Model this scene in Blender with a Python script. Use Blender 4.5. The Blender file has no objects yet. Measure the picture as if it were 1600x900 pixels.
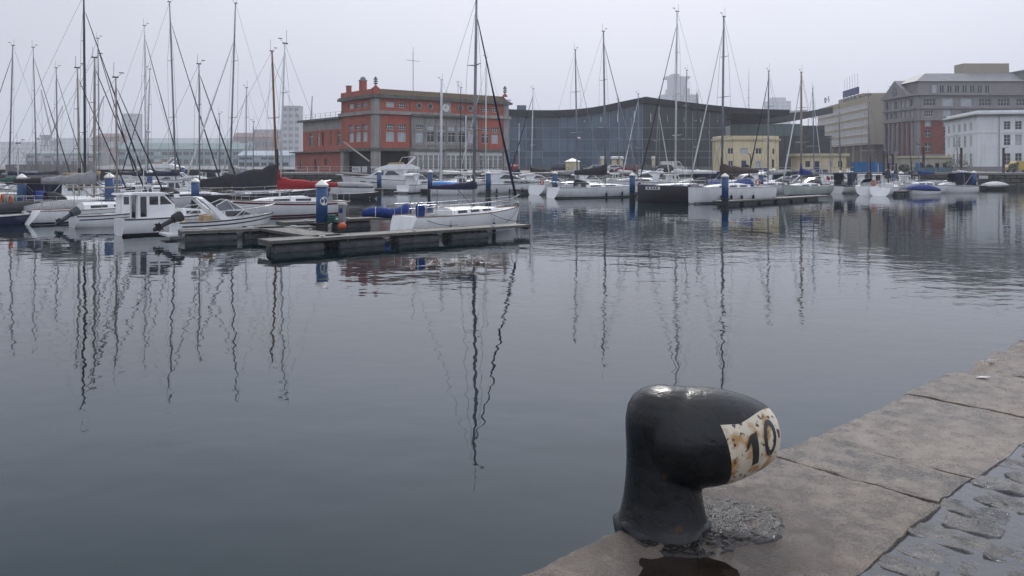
import bpy, math, random
from math import sin, cos, pi, radians as R
from mathutils import Vector, Matrix, noise
random.seed(7)
sc = bpy.context.scene
col = sc.collection
# ---------------------------------------------------------------- camera, sky, sun, exposure
F, YH, H = 1280.0, 256.0, 3.8            # focal length and horizon row in photo pixels (1600 wide), eye height over water
cam = bpy.data.cameras.new('camera'); cam.lens = 36.0*F/1600; cam.sensor_width = 36
cam.shift_y = -(450-YH)/1600; cam.clip_start = .05; cam.clip_end = 9000
cam_o = bpy.data.objects.new('camera', cam); col.objects.link(cam_o)
cam_o.location = (0, 0, H); cam_o.rotation_euler = (pi/2, 0, 0); sc.camera = cam_o
SUN_EL, SUN_AZ = 39, 8                  # sun behind the cloud, ahead of the camera
w = bpy.data.worlds.new('World'); sc.world = w; w.use_nodes = True
nt = w.node_tree; nt.nodes.clear()
out = nt.nodes.new('ShaderNodeOutputWorld'); bg = nt.nodes.new('ShaderNodeBackground'); bg.inputs[1].default_value = .1
sky = nt.nodes.new('ShaderNodeTexSky'); sky.sky_type = 'NISHITA'; sky.sun_disc = False
sky.sun_elevation = R(SUN_EL); sky.sun_rotation = R(SUN_AZ); sky.dust_density = 6; sky.air_density = 1.5
tc = nt.nodes.new('ShaderNodeTexCoord'); sep = nt.nodes.new('ShaderNodeSeparateXYZ')
ramp = nt.nodes.new('ShaderNodeValToRGB')            # overcast: a grey cloud layer, brighter towards the zenith
ramp.color_ramp.elements[0].position = 0; ramp.color_ramp.elements[0].color = (.585, .60, .69, 1)
ramp.color_ramp.elements[1].position = 1; ramp.color_ramp.elements[1].color = (.90, .93, 1.0, 1)
e = ramp.color_ramp.elements.new(.2); e.color = (.68, .70, .80, 1); e = ramp.color_ramp.elements.new(.28); e.color = (.76, .82, .98, 1); e = ramp.color_ramp.elements.new(.46); e.color = (.66, .71, .84, 1)
cn = nt.nodes.new('ShaderNodeTexNoise'); cn.inputs['Scale'].default_value = 1.3; cn.inputs['Detail'].default_value = 3
cm = nt.nodes.new('ShaderNodeMapRange'); cm.inputs['From Min'].default_value = .3; cm.inputs['From Max'].default_value = .7
cm.inputs['To Min'].default_value = 11.6; cm.inputs['To Max'].default_value = 13.4
vm = nt.nodes.new('ShaderNodeVectorMath'); vm.operation = 'SCALE'
mx = nt.nodes.new('ShaderNodeMix'); mx.data_type = 'RGBA'; mx.inputs[0].default_value = .93
L_ = nt.links.new
xg = nt.nodes.new('ShaderNodeMapRange'); xg.interpolation_type = 'SMOOTHSTEP'       # the cloud is thicker towards the west
for k_, v_ in zip(('From Min','From Max','To Min','To Max'), (-.62,.0,.74,1.0)): xg.inputs[k_].default_value = v_
mxg = nt.nodes.new('ShaderNodeMath'); mxg.operation = 'MULTIPLY'
L_(tc.outputs['Generated'], sep.inputs[0]); L_(sep.outputs['X'], xg.inputs['Value']); L_(sep.outputs['Z'], ramp.inputs[0]); L_(tc.outputs['Generated'], cn.inputs['Vector'])
L_(cn.outputs['Fac'], cm.inputs['Value']); L_(ramp.outputs[0], vm.inputs[0]); L_(cm.outputs[0], mxg.inputs[0]); L_(xg.outputs[0], mxg.inputs[1]); L_(mxg.outputs[0], vm.inputs['Scale'])
L_(sky.outputs[0], mx.inputs[6]); L_(vm.outputs[0], mx.inputs[7]); L_(mx.outputs[2], bg.inputs[0]); L_(bg.outputs[0], out.inputs[0])
sun = bpy.data.lights.new('sun', 'SUN'); sun.energy = 1.6; sun.angle = R(13); sun.color = (1, .97, .92)
sun_o = bpy.data.objects.new('sun', sun); col.objects.link(sun_o)
sd = Vector((sin(R(SUN_AZ))*cos(R(SUN_EL)), cos(R(SUN_AZ))*cos(R(SUN_EL)), sin(R(SUN_EL))))
sun_o.rotation_euler = (-sd).to_track_quat('-Z', 'Y').to_euler()
sc.view_settings.view_transform = 'Standard'; sc.view_settings.look = 'None'
sc.view_settings.exposure = .12; sc.view_settings.gamma = 1
cy = sc.cycles
cy.use_denoising = True; cy.max_bounces = 6; cy.diffuse_bounces = 2; cy.glossy_bounces = 3; cy.transmission_bounces = 2
cy.volume_bounces = 1; cy.transparent_max_bounces = 4; cy.use_adaptive_sampling = False; cy.caustics_reflective = False
# ---------------------------------------------------------------- helpers
def dw(py): return F*H/(py-YH)                                   # distance of a point on the water seen at row py
def wx(px, d): return (px-800)/F*d
def wz(py, d): return H-(py-YH)/F*d
def tag(o, label=None, cat=None, group=None, kind=None):
    if label: o['label'] = label
    if cat: o['category'] = cat
    if group: o['group'] = group
    if kind: o['kind'] = kind
    return o
def empty(name, loc=(0,0,0), rz=0, label=None, cat=None, group=None):
    o = bpy.data.objects.new(name, None); col.objects.link(o); o.location = loc; o.rotation_euler = (0, 0, rz)
    o.empty_display_size = .2
    return tag(o, label, cat, group)
class MB:
    def __init__(s): s.v = []; s.f = []; s.m = []; s.mi = 0
    def add(s, vs, fs):
        b = len(s.v); s.v += [tuple(p) for p in vs]
        for f in fs: s.f.append(tuple(b+i for i in f)); s.m.append(s.mi)
        return s
    def poly(s, pts): return s.add(pts, [tuple(range(len(pts)))])
    def box(s, x0, x1, y0, y1, z0, z1):
        return s.add([(x0,y0,z0),(x1,y0,z0),(x1,y1,z0),(x0,y1,z0),(x0,y0,z1),(x1,y0,z1),(x1,y1,z1),(x0,y1,z1)],
                     [(3,2,1,0),(4,5,6,7),(0,1,5,4),(1,2,6,5),(2,3,7,6),(3,0,4,7)])
    def tube(s, pts, r, n=6, cap=True, sq=1.0):
        pts = [Vector(p) for p in pts]; rs = r if isinstance(r, (list, tuple)) else [r]*len(pts)
        rings = []; prev = None
        for i, p in enumerate(pts):
            t = (pts[min(i+1, len(pts)-1)]-pts[max(i-1, 0)]).normalized()
            if prev is None:
                ref = Vector((0,0,1)) if abs(t.z) < .9 else Vector((1,0,0))
                a = t.cross(ref).normalized()
            else:
                a = (prev-t*prev.dot(t)).normalized()
            prev = a; b = t.cross(a)
            rings.append([p+a*(rs[i]*cos(2*pi*k/n))+b*(rs[i]*sq*sin(2*pi*k/n)) for k in range(n)])
        return s.loft(rings, cap, cap)
    def loft(s, rings, cap0=True, cap1=True, closed=True):
        n = len(rings[0]); b = len(s.v)
        vs = [p for r in rings for p in r]; fs = []
        for i in range(len(rings)-1):
            for k in range(n if closed else n-1):
                k2 = (k+1) % n
                fs.append((i*n+k, i*n+k2, (i+1)*n+k2, (i+1)*n+k))
        if cap0: fs.append(tuple(reversed(range(n))))
        if cap1: fs.append(tuple((len(rings)-1)*n+k for k in range(n)))
        return s.add(vs, fs)
    def lathe(s, prof, n=12, cx=0, cy=0):
        return s.loft([[(cx+r*cos(2*pi*k/n), cy+r*sin(2*pi*k/n), z) for k in range(n)] for r, z in prof])
    def prism(s, pts, z0, z1):
        n = len(pts)
        return s.add([(x,y,z0) for x,y in pts]+[(x,y,z1) for x,y in pts],
                     [tuple(reversed(range(n))), tuple(range(n,2*n))]+[(i,(i+1)%n,n+(i+1)%n,n+i) for i in range(n)])
    def prof(s, pts, wf):
        """side profile (x,z) given a half width wf(x,z) either side of the centre line"""
        n = len(pts)
        return s.add([(x,-wf(x,z),z) for x,z in pts]+[(x,wf(x,z),z) for x,z in pts],
                     [tuple(range(n)), tuple(reversed(range(n,2*n)))]+[((i+1)%n,i,n+i,n+(i+1)%n) for i in range(n)])
    def ball(s, c, rx, ry=None, rz=None, n=8, m=5):
        ry = ry or rx; rz = rz or rx
        return s.loft([[(c[0]+rx*sin(pi*j/m)*cos(2*pi*k/n), c[1]+ry*sin(pi*j/m)*sin(2*pi*k/n), c[2]-rz*cos(pi*j/m)) for k in range(n)] for j in [.08]+list(range(1,m))+[m-.08]])
    def ring(s, c, rad, r, n=14, m=5, ax='x'):
        pts = []
        for k in range(n):
            a = 2*pi*k/n; rr = []
            for j in range(m):
                q = 2*pi*j/m; u, h_ = (rad+r*cos(q)), r*sin(q)
                p = (h_, u*cos(a), u*sin(a)) if ax == 'x' else ((u*cos(a), h_, u*sin(a)) if ax == 'y' else (u*cos(a), u*sin(a), h_))
                rr.append((c[0]+p[0], c[1]+p[1], c[2]+p[2]))
            pts.append(rr)
        return s.loft(pts+[pts[0]], False, False)
    def mesh(s, name, mats, smooth=False):
        me = bpy.data.meshes.new(name); me.from_pydata(s.v, [], s.f)
        for m in (mats if isinstance(mats, (list, tuple)) else [mats]): me.materials.append(m)
        if any(s.m): me.polygons.foreach_set('material_index', s.m)
        if smooth: me.polygons.foreach_set('use_smooth', [True]*len(s.f))
        me.update(); return me
    def build(s, name, mats, parent=None, smooth=False, **kw):
        return link(name, s.mesh(name, mats, smooth), parent, **kw)
def link(name, me, parent=None, loc=(0,0,0), rz=0, **kw):
    o = bpy.data.objects.new(name, me); col.objects.link(o); o.location = loc; o.rotation_euler = (0,0,rz)
    if parent is not None: o.parent = parent
    return tag(o, **kw)
def smooth_angle(o, ang=40):
    me = o.data; me.polygons.foreach_set('use_smooth', [True]*len(me.polygons))
    try: me.set_sharp_from_angle(angle=R(ang))
    except Exception: pass
    return o
# ---------------------------------------------------------------- materials
MC = {}
def mk(name, c1, c2=None, scale=3., rough=.5, rough2=None, metal=0, bump=0, bscale=40., spec=.5, detail=4, stretch=None, coat=0, streak=0):
    if name in MC: return MC[name]
    m = bpy.data.materials.new(name); m.use_nodes = True; t = m.node_tree; ns = t.nodes; ln = t.links.new
    b = ns['Principled BSDF']; c2 = c2 or tuple(x*.78 for x in c1)
    g = ns.new('ShaderNodeTexCoord'); mp = ns.new('ShaderNodeMapping'); ln(g.outputs['Object'], mp.inputs[0])
    if stretch: mp.inputs['Scale'].default_value = stretch
    n = ns.new('ShaderNodeTexNoise'); n.inputs['Scale'].default_value = scale; n.inputs['Detail'].default_value = detail; n.inputs['Roughness'].default_value = .62
    ln(mp.outputs[0], n.inputs['Vector'])
    rp = ns.new('ShaderNodeMapRange'); rp.inputs['From Min'].default_value = .34; rp.inputs['From Max'].default_value = .66
    ln(n.outputs['Fac'], rp.inputs['Value'])
    x = ns.new('ShaderNodeMix'); x.data_type = 'RGBA'; x.inputs[6].default_value = (*c1, 1); x.inputs[7].default_value = (*c2, 1)
    ln(rp.outputs[0], x.inputs[0]); last = x.outputs[2]
    if streak:                                            # run-off streaks down the face
        mp2 = ns.new('ShaderNodeMapping'); mp2.inputs['Scale'].default_value = (2.2, 2.2, .12); ln(g.outputs['Object'], mp2.inputs[0])
        n2 = ns.new('ShaderNodeTexNoise'); n2.inputs['Scale'].default_value = 1.0; n2.inputs['Detail'].default_value = 5; ln(mp2.outputs[0], n2.inputs['Vector'])
        r2 = ns.new('ShaderNodeMapRange'); r2.inputs['From Min'].default_value = .5; r2.inputs['From Max'].default_value = .75; r2.inputs['To Max'].default_value = streak
        ln(n2.outputs['Fac'], r2.inputs['Value'])
        x2 = ns.new('ShaderNodeMix'); x2.data_type = 'RGBA'; ln(r2.outputs[0], x2.inputs[0]); ln(last, x2.inputs[6]); x2.inputs[7].default_value = (.06,.055,.05,1); last = x2.outputs[2]
    ln(last, b.inputs['Base Color'])
    b.inputs['Metallic'].default_value = metal; b.inputs['Specular IOR Level'].default_value = spec; b.inputs['Coat Weight'].default_value = coat
    b.inputs['Roughness'].default_value = rough
    if rough2 is not None:
        rr = ns.new('ShaderNodeMapRange'); rr.inputs['From Min'].default_value = .35; rr.inputs['From Max'].default_value = .65
        rr.inputs['To Min'].default_value = rough; rr.inputs['To Max'].default_value = rough2
        ln(n.outputs['Fac'], rr.inputs['Value']); ln(rr.outputs[0], b.inputs['Roughness'])
    if bump:
        nb = ns.new('ShaderNodeTexNoise'); nb.inputs['Scale'].default_value = bscale; nb.inputs['Detail'].default_value = 5; ln(mp.outputs[0], nb.inputs['Vector'])
        bp = ns.new('ShaderNodeBump'); bp.inputs['Strength'].default_value = bump; bp.inputs['Distance'].default_value = .02
        ln(nb.outputs['Fac'], bp.inputs['Height']); ln(bp.outputs[0], b.inputs['Normal'])
    MC[name] = m; return m
GEL = mk('gelcoat_white', (.84,.85,.86), (.72,.73,.74), .9, .22, .35, streak=.12)
CREAM = mk('gelcoat_cream', (.66,.63,.55), (.52,.50,.44), .9, .3, .4)
DECKM = mk('deck_grey', (.62,.62,.61), (.48,.48,.48), 1.5, .6)
NAVY = mk('hull_navy', (.012,.018,.06), (.02,.03,.08), 1.2, .2)
CHAR = mk('hull_charcoal', (.045,.045,.052), (.032,.032,.038), 1, .3)
TEALH = mk('hull_teal', (.015,.085,.085), (.02,.06,.065), 1, .3)
REDH = mk('paint_red', (.34,.03,.03), (.22,.025,.025), 1, .35)
CELADON = mk('hull_pale_green', (.55,.60,.56), (.42,.47,.44), 1, .3, streak=.15)
BURG = mk('stripe_burgundy', (.16,.01,.02), (.1,.01,.015), 2, .35)
BLUEC = mk('canvas_blue', (.008,.04,.22), (.005,.02,.12), 4, .85, bump=.5, bscale=6)
SKYC = mk('canvas_bright_blue', (.02,.19,.55), (.015,.12,.38), 4, .7, bump=.3, bscale=6)
NAVC = mk('canvas_navy', (.010,.014,.05), (.006,.008,.03), 4, .85, bump=.5, bscale=6)
BLKC = mk('canvas_black', (.012,.012,.016), (.024,.024,.03), 3, .8, bump=.6, bscale=5)
GRYC = mk('canvas_grey', (.30,.30,.31), (.2,.2,.21), 3, .85, bump=.5, bscale=6)
TANC = mk('canvas_tan', (.42,.30,.18), (.30,.21,.12), 3, .85, bump=.5, bscale=6)
BRNC = mk('canvas_brown', (.09,.06,.055), (.05,.036,.034), 3, .9, bump=.7, bscale=6)
REDC = mk('canvas_red', (.36,.012,.02), (.22,.01,.014), 3, .8, bump=.5, bscale=6)
GRNC = mk('canvas_green', (.02,.09,.08), (.012,.055,.05), 3, .8, bump=.5, bscale=6)
WHTC = mk('sailcloth_white', (.66,.66,.66), (.5,.5,.51), 3, .8, bump=.4, bscale=6)
ALU = mk('mast_aluminium', (.27,.28,.31), (.20,.21,.235), 1.2, .42, metal=.35)
ALUW = mk('mast_white', (.70,.71,.73), (.58,.59,.6), 1.2, .4)
ALUD = mk('mast_black', (.02,.02,.024), (.03,.03,.034), 1.2, .4)
ALUB = mk('mast_beige', (.34,.30,.25), (.26,.23,.19), 1.2, .5)
WOODM = mk('mast_wood', (.24,.12,.045), (.15,.07,.028), 2, .4, stretch=(4,4,.4))
TEAK = mk('teak', (.20,.11,.055), (.13,.07,.035), 4, .6, stretch=(1,8,8))
STEEL = mk('stainless', (.6,.6,.62), (.5,.5,.52), 3, .25, metal=.9)
WIRE = mk('rigging_wire', (.08,.08,.09), (.06,.06,.065), 3, .5, metal=.4)
GLASS = mk('dark_glass', (.012,.014,.018), (.02,.022,.026), 1, .08, spec=.6)
BLK = mk('black_rubber', (.012,.012,.013), (.02,.02,.021), 4, .55)
OBM = mk('outboard_grey', (.05,.06,.075), (.03,.035,.045), 2, .3)
ORNG = mk('lifebuoy_orange', (.52,.09,.02), (.4,.07,.02), 3, .6)
PILE = mk('pile_blue', (.012,.075,.22), (.010,.05,.15), 1.5, .4, streak=.25)
WEED = mk('pile_tidal', (.012,.016,.018), (.03,.035,.03), 5, .6, bump=.8, bscale=20)
CAPW = mk('pile_cap_white', (.78,.77,.72), (.6,.58,.53), 3, .5)
FLOATM = mk('float_grey', (.15,.155,.16), (.06,.065,.07), 2, .6, bump=.3, bscale=12, stretch=(1,1,4))
PDECK = mk('pontoon_timber', (.14,.13,.118), (.08,.075,.07), 3, .45, .7, bump=.6, bscale=30)
PEDGE = mk('pontoon_edge', (.12,.117,.108), (.06,.06,.055), 2, .55, bump=.5, bscale=20)
YELP = mk('paint_yellow', (.5,.38,.08), (.4,.3,.06), 3, .5)
# ---------------------------------------------------------------- air
hz = MB().box(-3300, 3300, -120, 3300, -2.0, 265).build('haze', [], kind='stuff')
hm = bpy.data.materials.new('haze_air'); hm.use_nodes = True; hn = hm.node_tree; hn.nodes.clear()
ho = hn.nodes.new('ShaderNodeOutputMaterial'); hv = hn.nodes.new('ShaderNodeVolumePrincipled')
hv.inputs['Color'].default_value = (.90,.93,1,1); hv.inputs['Density'].default_value = .00038; hv.inputs['Anisotropy'].default_value = 0
hn.links.new(hv.outputs[0], ho.inputs['Volume']); hz.data.materials.append(hm)
# ---------------------------------------------------------------- water
wm = bpy.data.materials.new('harbour_water'); wm.use_nodes = True; t = wm.node_tree; b = t.nodes['Principled BSDF']
b.inputs['Base Color'].default_value = (.0005,.009,.013,1); b.inputs['Specular Tint'].default_value = (.78,.95,1,1); b.inputs['Roughness'].default_value = .015; b.inputs['IOR'].default_value = 1.36
g = t.nodes.new('ShaderNodeNewGeometry')
def wnoise(scale, det, sx=1., sy=1., rot=0.):
    mp = t.nodes.new('ShaderNodeMapping'); mp.inputs['Scale'].default_value = (sx, sy, 1); mp.inputs['Rotation'].default_value = (0,0,rot)
    n = t.nodes.new('ShaderNodeTexNoise'); n.inputs['Scale'].default_value = scale; n.inputs['Detail'].default_value = det; n.inputs['Roughness'].default_value = .5
    t.links.new(g.outputs['Position'], mp.inputs[0]); t.links.new(mp.outputs[0], n.inputs['Vector']); return n.outputs['Fac']
def wmath(op, a, b_):
    n = t.nodes.new('ShaderNodeMath'); n.operation = op
    for i, q in enumerate((a, b_)):
        if isinstance(q, (int, float)): n.inputs[i].default_value = q
        else: t.links.new(q, n.inputs[i])
    return n.outputs[0]
n1 = wnoise(.55, 2, 1.0, 1.25, .3)         # slow swell that bends the mast reflections
n2 = wnoise(2.1, 2, 1.0, 1.3, -.5)       # ripples
n3 = wnoise(6.5, 2)
patch = wnoise(.022, 3, 1, 1.6)           # where the breeze touches the surface
pr = t.nodes.new('ShaderNodeMapRange'); pr.inputs['From Min'].default_value = .47; pr.inputs['From Max'].default_value = .62; pr.inputs['To Min'].default_value = .13; pr.inputs['To Max'].default_value = 1.5
t.links.new(patch, pr.inputs['Value'])
rip = wmath('MULTIPLY', wmath('ADD', wmath('MULTIPLY', n2, .30), wmath('MULTIPLY', n3, .05)), pr.outputs[0])
hgt = wmath('ADD', wmath('MULTIPLY', n1, .62), rip)
bp = t.nodes.new('ShaderNodeBump'); bp.inputs['Strength'].default_value = 1; bp.inputs['Distance'].default_value = .028
t.links.new(hgt, bp.inputs['Height']); t.links.new(bp.outputs[0], b.inputs['Normal'])
MB().poly([(-3200,-100,0),(3200,-100,0),(3200,3200,0),(-3200,3200,0)]).build('water', wm, kind='structure')
# ---------------------------------------------------------------- near quay
QZ = 2.2
BX_, BY_ = .672, 3.60
ED = Vector((.732, .681)); qang = math.atan2(.681, .732)
GRAN = bpy.data.materials.new('wet_granite'); GRAN.use_nodes = True
def granite(m, ca, cb, cc, wet=.5, bst=.5):
    t = m.node_tree; b = t.nodes['Principled BSDF']; ln = t.links.new
    tcn = t.nodes.new('ShaderNodeNewGeometry')
    def nz(s, d, rgh=.6):
        n = t.nodes.new('ShaderNodeTexNoise'); n.inputs['Scale'].default_value = s; n.inputs['Detail'].default_value = d; n.inputs['Roughness'].default_value = rgh
        ln(tcn.outputs['Position'], n.inputs['Vector']); return n.outputs['Fac']
    def mr(v, a, b_, c=0, d=1):
        n = t.nodes.new('ShaderNodeMapRange'); ln(v, n.inputs['Value'])
        for k, q in zip(('From Min','From Max','To Min','To Max'), (a,b_,c,d)): n.inputs[k].default_value = q
        return n.outputs[0]
    def mixc(f, a, b_):
        n = t.nodes.new('ShaderNodeMix'); n.data_type = 'RGBA'; ln(f, n.inputs[0])
        for i, q in ((6,a),(7,b_)):
            if isinstance(q, tuple): n.inputs[i].default_value = (*q,1)
            else: ln(q, n.inputs[i])
        return n.outputs[2]
    big = nz(1.7, 4); mid = nz(9, 5, .7); fine = nz(62, 4, .75); grain = nz(150, 2)
    c = mixc(mr(big,.35,.65), ca, cb); c = mixc(mr(mid,.45,.72), c, cc)
    c = mixc(mr(grain,.5,.66,0,.75), c, tuple(x*.35 for x in ca)); c = mixc(mr(fine,.54,.68,0,.6), c, tuple(min(1,x*1.5) for x in cb))
    oi = t.nodes.new('ShaderNodeObjectInfo'); hs = t.nodes.new('ShaderNodeHueSaturation'); ln(c, hs.inputs['Color']); ln(mr(oi.outputs['Random'], 0, 1, .78, 1.15), hs.inputs['Value']); ln(mr(oi.outputs['Random'], 0, 1, 1.15, .8), hs.inputs['Saturation']); c = hs.outputs[0]
    ln(c, b.inputs['Base Color'])
    rg = t.nodes.new('ShaderNodeMath'); rg.operation = 'MULTIPLY_ADD'; ln(mr(fine,.40,.60,-.10,.12), rg.inputs[0]); rg.inputs[1].default_value = 1; ln(mr(mid, .36,.60, .17, .26+.5*(1-wet)+.1), rg.inputs[2]); 
    # the stone round the bollard foot stays wet: darker and glossy in a patch with its own outline
    vd = t.nodes.new('ShaderNodeVectorMath'); vd.operation = 'DISTANCE'; ln(tcn.outputs['Position'], vd.inputs[0]); vd.inputs[1].default_value = (BX_+.05, BY_-.16, QZ)
    vs_ = t.nodes.new('ShaderNodeMath'); vs_.operation = 'MULTIPLY_ADD'; ln(big, vs_.inputs[0]); vs_.inputs[1].default_value = -.9; ln(vd.outputs['Value'], vs_.inputs[2])
    wetf = mr(vs_.outputs[0], .34, .04, 0, 1)
    c = mixc(mr(wetf, 0, 1, 0, .8), c, tuple(x*.45 for x in ca)); ln(c, b.inputs['Base Color'])
    rm2 = t.nodes.new('ShaderNodeMix'); ln(wetf, rm2.inputs[0]); ln(rg.outputs[0], rm2.inputs[2]); rm2.inputs[3].default_value = .12; ln(rm2.outputs[0], b.inputs['Roughness']); b.inputs['Specular IOR Level'].default_value = .5
    ad = t.nodes.new('ShaderNodeMath'); ad.operation = 'MULTIPLY_ADD'; ln(mid, ad.inputs[0]); ad.inputs[1].default_value = 1.2; ln(fine, ad.inputs[2])
    bp = t.nodes.new('ShaderNodeBump'); bp.inputs['Strength'].default_value = bst; bp.inputs['Distance'].default_value = .018
    ln(ad.outputs[0], bp.inputs['Height']); ln(bp.outputs[0], b.inputs['Normal'])
granite(GRAN, (.27,.215,.175), (.135,.122,.115), (.385,.32,.265), .85, 1.0)
SETT = bpy.data.materials.new('wet_setts'); SETT.use_nodes = True
granite(SETT, (.15,.143,.14), (.09,.09,.094), (.28,.26,.24), .85, 1.0)
MORT = mk('quay_mortar', (.045,.043,.042), (.03,.029,.03), 6, .5, bump=.6, bscale=60)
QW = mk('quay_wall_stone', (.13,.125,.115), (.075,.07,.065), 2, .6, bump=.6, bscale=14, streak=.4)
FILM = mk('rain_water_film', (.050,.050,.056), (.065,.064,.068), 3, .06, .22, spec=.5, bump=.10, bscale=25)
quay = MB().box(-16, 60, -45, -.06, -1.5, QZ-.075).build('quay', [QW], kind='structure')
quay.location = (0, 3.18, 0); quay.rotation_euler = (0, 0, qang)
def fbm(x, y, z=0, s=1.): return noise.fractal(Vector((x*s, y*s, z)), 1., 2., 4)
def slab(x0, x1, y0, y1, seed, chips=(), nx=26, ny=16, thick=.42, lip=.012):
    mb = MB(); top = []
    rj = random.Random(seed)
    h0 = rj.uniform(-.006, .006); sl = rj.uniform(-.01, .01)
    for j in range(ny+1):
        for i in range(nx+1):
            u, v_ = i/nx, j/ny
            # rows and columns pulled towards the rim, so that the worn edge is rounded
            u = .5+.5*math.copysign(abs(2*u-1)**.75, 2*u-1); v_ = .5+.5*math.copysign(abs(2*v_-1)**.75, 2*v_-1)
            x = x0+(x1-x0)*u; y = y0+(y1-y0)*v_
            e_ = min(x-x0, x1-x, y-y0, y1-y)
            z = QZ+h0+sl*(v_-.5)+.009*fbm(x, y, seed, 2.2)+.004*fbm(x, y, seed+5, 11)
            z -= lip*math.exp(-max(e_,0)/.02)*(1.0+.9*fbm(x,y,seed+2,6))
            for cxp, cyp, cr, cd in chips:
                q = math.hypot(x-cxp, y-cyp)/cr*(1+.35*fbm(x,y,seed+9,7))
                if q < 1: z -= cd*(1-q*q)
            wob = .012*fbm(x, y, seed+3, 4)
            if i in (0, nx): x += wob
            if j in (0, ny): y += wob*1.5
            top.append((x, y, z))
    n = nx+1; fs = [(j*n+i, j*n+i+1, (j+1)*n+i+1, (j+1)*n+i) for j in range(ny) for i in range(nx)]
    rim = [i for i in range(n)]+[j*n+nx for j in range(1,ny+1)]+[ny*n+i for i in range(nx-1,-1,-1)]+[j*n for j in range(ny-1,0,-1)]
    vs = top+[(top[k][0], top[k][1], QZ-thick) for k in rim]; b0 = len(top); m = len(rim)
    fs += [(rim[k], b0+k, b0+(k+1)%m, rim[(k+1)%m]) for k in range(m)]
    mb.add(vs, fs); o = mb.build('coping_stone', GRAN, quay, smooth=True); smooth_angle(o, 50); return o
PDL = ((BX_+.03)*ED.x+(BY_-.42-3.18)*ED.y, -(BX_+.03)*ED.y+(BY_-.42-3.18)*ED.x)
js = [-4.6, -2.5, 1.965, 2.43, 3.76, 4.86, 6.3, 7.7, 9.2, 10.6, 12.2, 14]
ends = [-.86,-.88,-.855,-.87,-.90,-.86,-.88,-.87,-.86,-.87,-.88]
for k in range(len(js)-1):
    g_ = .008 if js[k] != 1.965 else .016
    ch = {1: [(*PDL, .25, .022)], 4: [(4.75,-.06,.17,.05)], 5: [(4.95,-.05,.24,.055),(5.35,-.03,.16,.045),(5.9,-.04,.22,.05)], 6: [(6.5,-.05,.2,.05)]}.get(k, [])
    slab(js[k]+g_, js[k+1]-.006, ends[k], .015*random.uniform(-1,1), 11+k, ch, nx=110 if k == 1 else 30, ny=34 if k == 1 else 18)
# setts standing in a film of rain water, landward of the coping
film = MB().box(-2.2, 9, -3.6, -.80, QZ-.07, QZ-.0245).build('rain_puddle', FILM, kind='structure')
film.location = quay.location; film.rotation_euler = quay.rotation_euler
sett_meshes = []
for q in range(16):
    mb = MB(); rj = random.Random(100+q); L0, W0 = rj.uniform(.118,.158), rj.uniform(.072,.092); rings = []
    for lev, (sc_, zz) in enumerate([(1.03,-.06),(1.0,-.012),(.97,-.001),(.90,.003),(.72,.004),(.50,.004),(.25,.004)]):
        rr = []
        for k in range(26):
            a = 2*pi*k/26; ca, sa = cos(a), sin(a)
            ex = math.copysign(abs(ca)**.55, ca)*L0; ey = math.copysign(abs(sa)**.55, sa)*W0
            jit = 1+.18*noise.noise(Vector((q*3.1, cos(a)*1.3, sin(a)*1.3)))+.09*noise.noise(Vector((q*1.7, cos(a)*4, sin(a)*4)))
            x_, y_ = ex*sc_*jit, ey*sc_*jit
            rr.append((x_, y_, zz+((.016*noise.noise(Vector((x_*11, y_*15, q)))+.010*noise.noise(Vector((x_*34, y_*34, q))))+.003*noise.noise(Vector((x_*110, y_*110, q))))*(1 if lev else 0)))
        rings.append(rr)
    mb.loft(rings, False, True); sett_meshes.append(mb.mesh('sett', SETT, True))
cnt = 0
for r_ in range(10):
    yy = -1.06-r_*.335
    for c_ in range(29):
        xx = -.6+c_*.203+random.uniform(-.012,.012)
        if cnt >= 298 or xx > 5.0: continue
        o = link('sett', random.choice(sett_meshes), quay, (xx+.01*r_, yy+random.uniform(-.03,.03)+(c_%2)*.07, QZ-.022+random.uniform(-.006,.006)), pi/2+random.uniform(-.14,.14))
        s_ = random.uniform(.9,1.12); o.scale = (s_, s_*random.uniform(.95,1.12), 1); cnt += 1
def qp(x, y): return Vector((x*ED.x-y*ED.y, 3.18+x*ED.y+y*ED.x))
# ---------------------------------------------------------------- the bollard
BX, BY = .672, 3.652
IRON = bpy.data.materials.new('bollard_black_paint'); IRON.use_nodes = True
t = IRON.node_tree; b = t.nodes['Principled BSDF']; ln = t.links.new
g = t.nodes.new('ShaderNodeTexCoord')
def nzz(s, d, st=None):
    n = t.nodes.new('ShaderNodeTexNoise'); n.inputs['Scale'].default_value = s; n.inputs['Detail'].default_value = d; ln(g.outputs['Object'], n.inputs['Vector']); return n.outputs['Fac']
def mrr(v, a, b_, c, d):
    n = t.nodes.new('ShaderNodeMapRange'); ln(v, n.inputs['Value'])
    for k, q in zip(('From Min','From Max','To Min','To Max'), (a,b_,c,d)): n.inputs[k].default_value = q
    return n.outputs[0]
na, nb_, nc = nzz(7,4), nzz(26,3), nzz(110,3)
x = t.nodes.new('ShaderNodeMix'); x.data_type = 'RGBA'; ln(mrr(na,.35,.7,0,1), x.inputs[0]); x.inputs[6].default_value = (.005,.006,.007,1); x.inputs[7].default_value = (.012,.014,.017,1)
x2 = t.nodes.new('ShaderNodeMix'); x2.data_type = 'RGBA'; ln(mrr(nb_,.57,.66,0,.85), x2.inputs[0]); ln(x.outputs[2], x2.inputs[6]); x2.inputs[7].default_value = (.005,.0045,.004,1)
nr_ = nzz(15,5)
x4 = t.nodes.new('ShaderNodeMix'); x4.data_type = 'RGBA'; ln(mrr(nr_,.665,.70,0,.8), x4.inputs[0]); ln(x2.outputs[2], x4.inputs[6]); x4.inputs[7].default_value = (.055,.026,.013,1)
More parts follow.
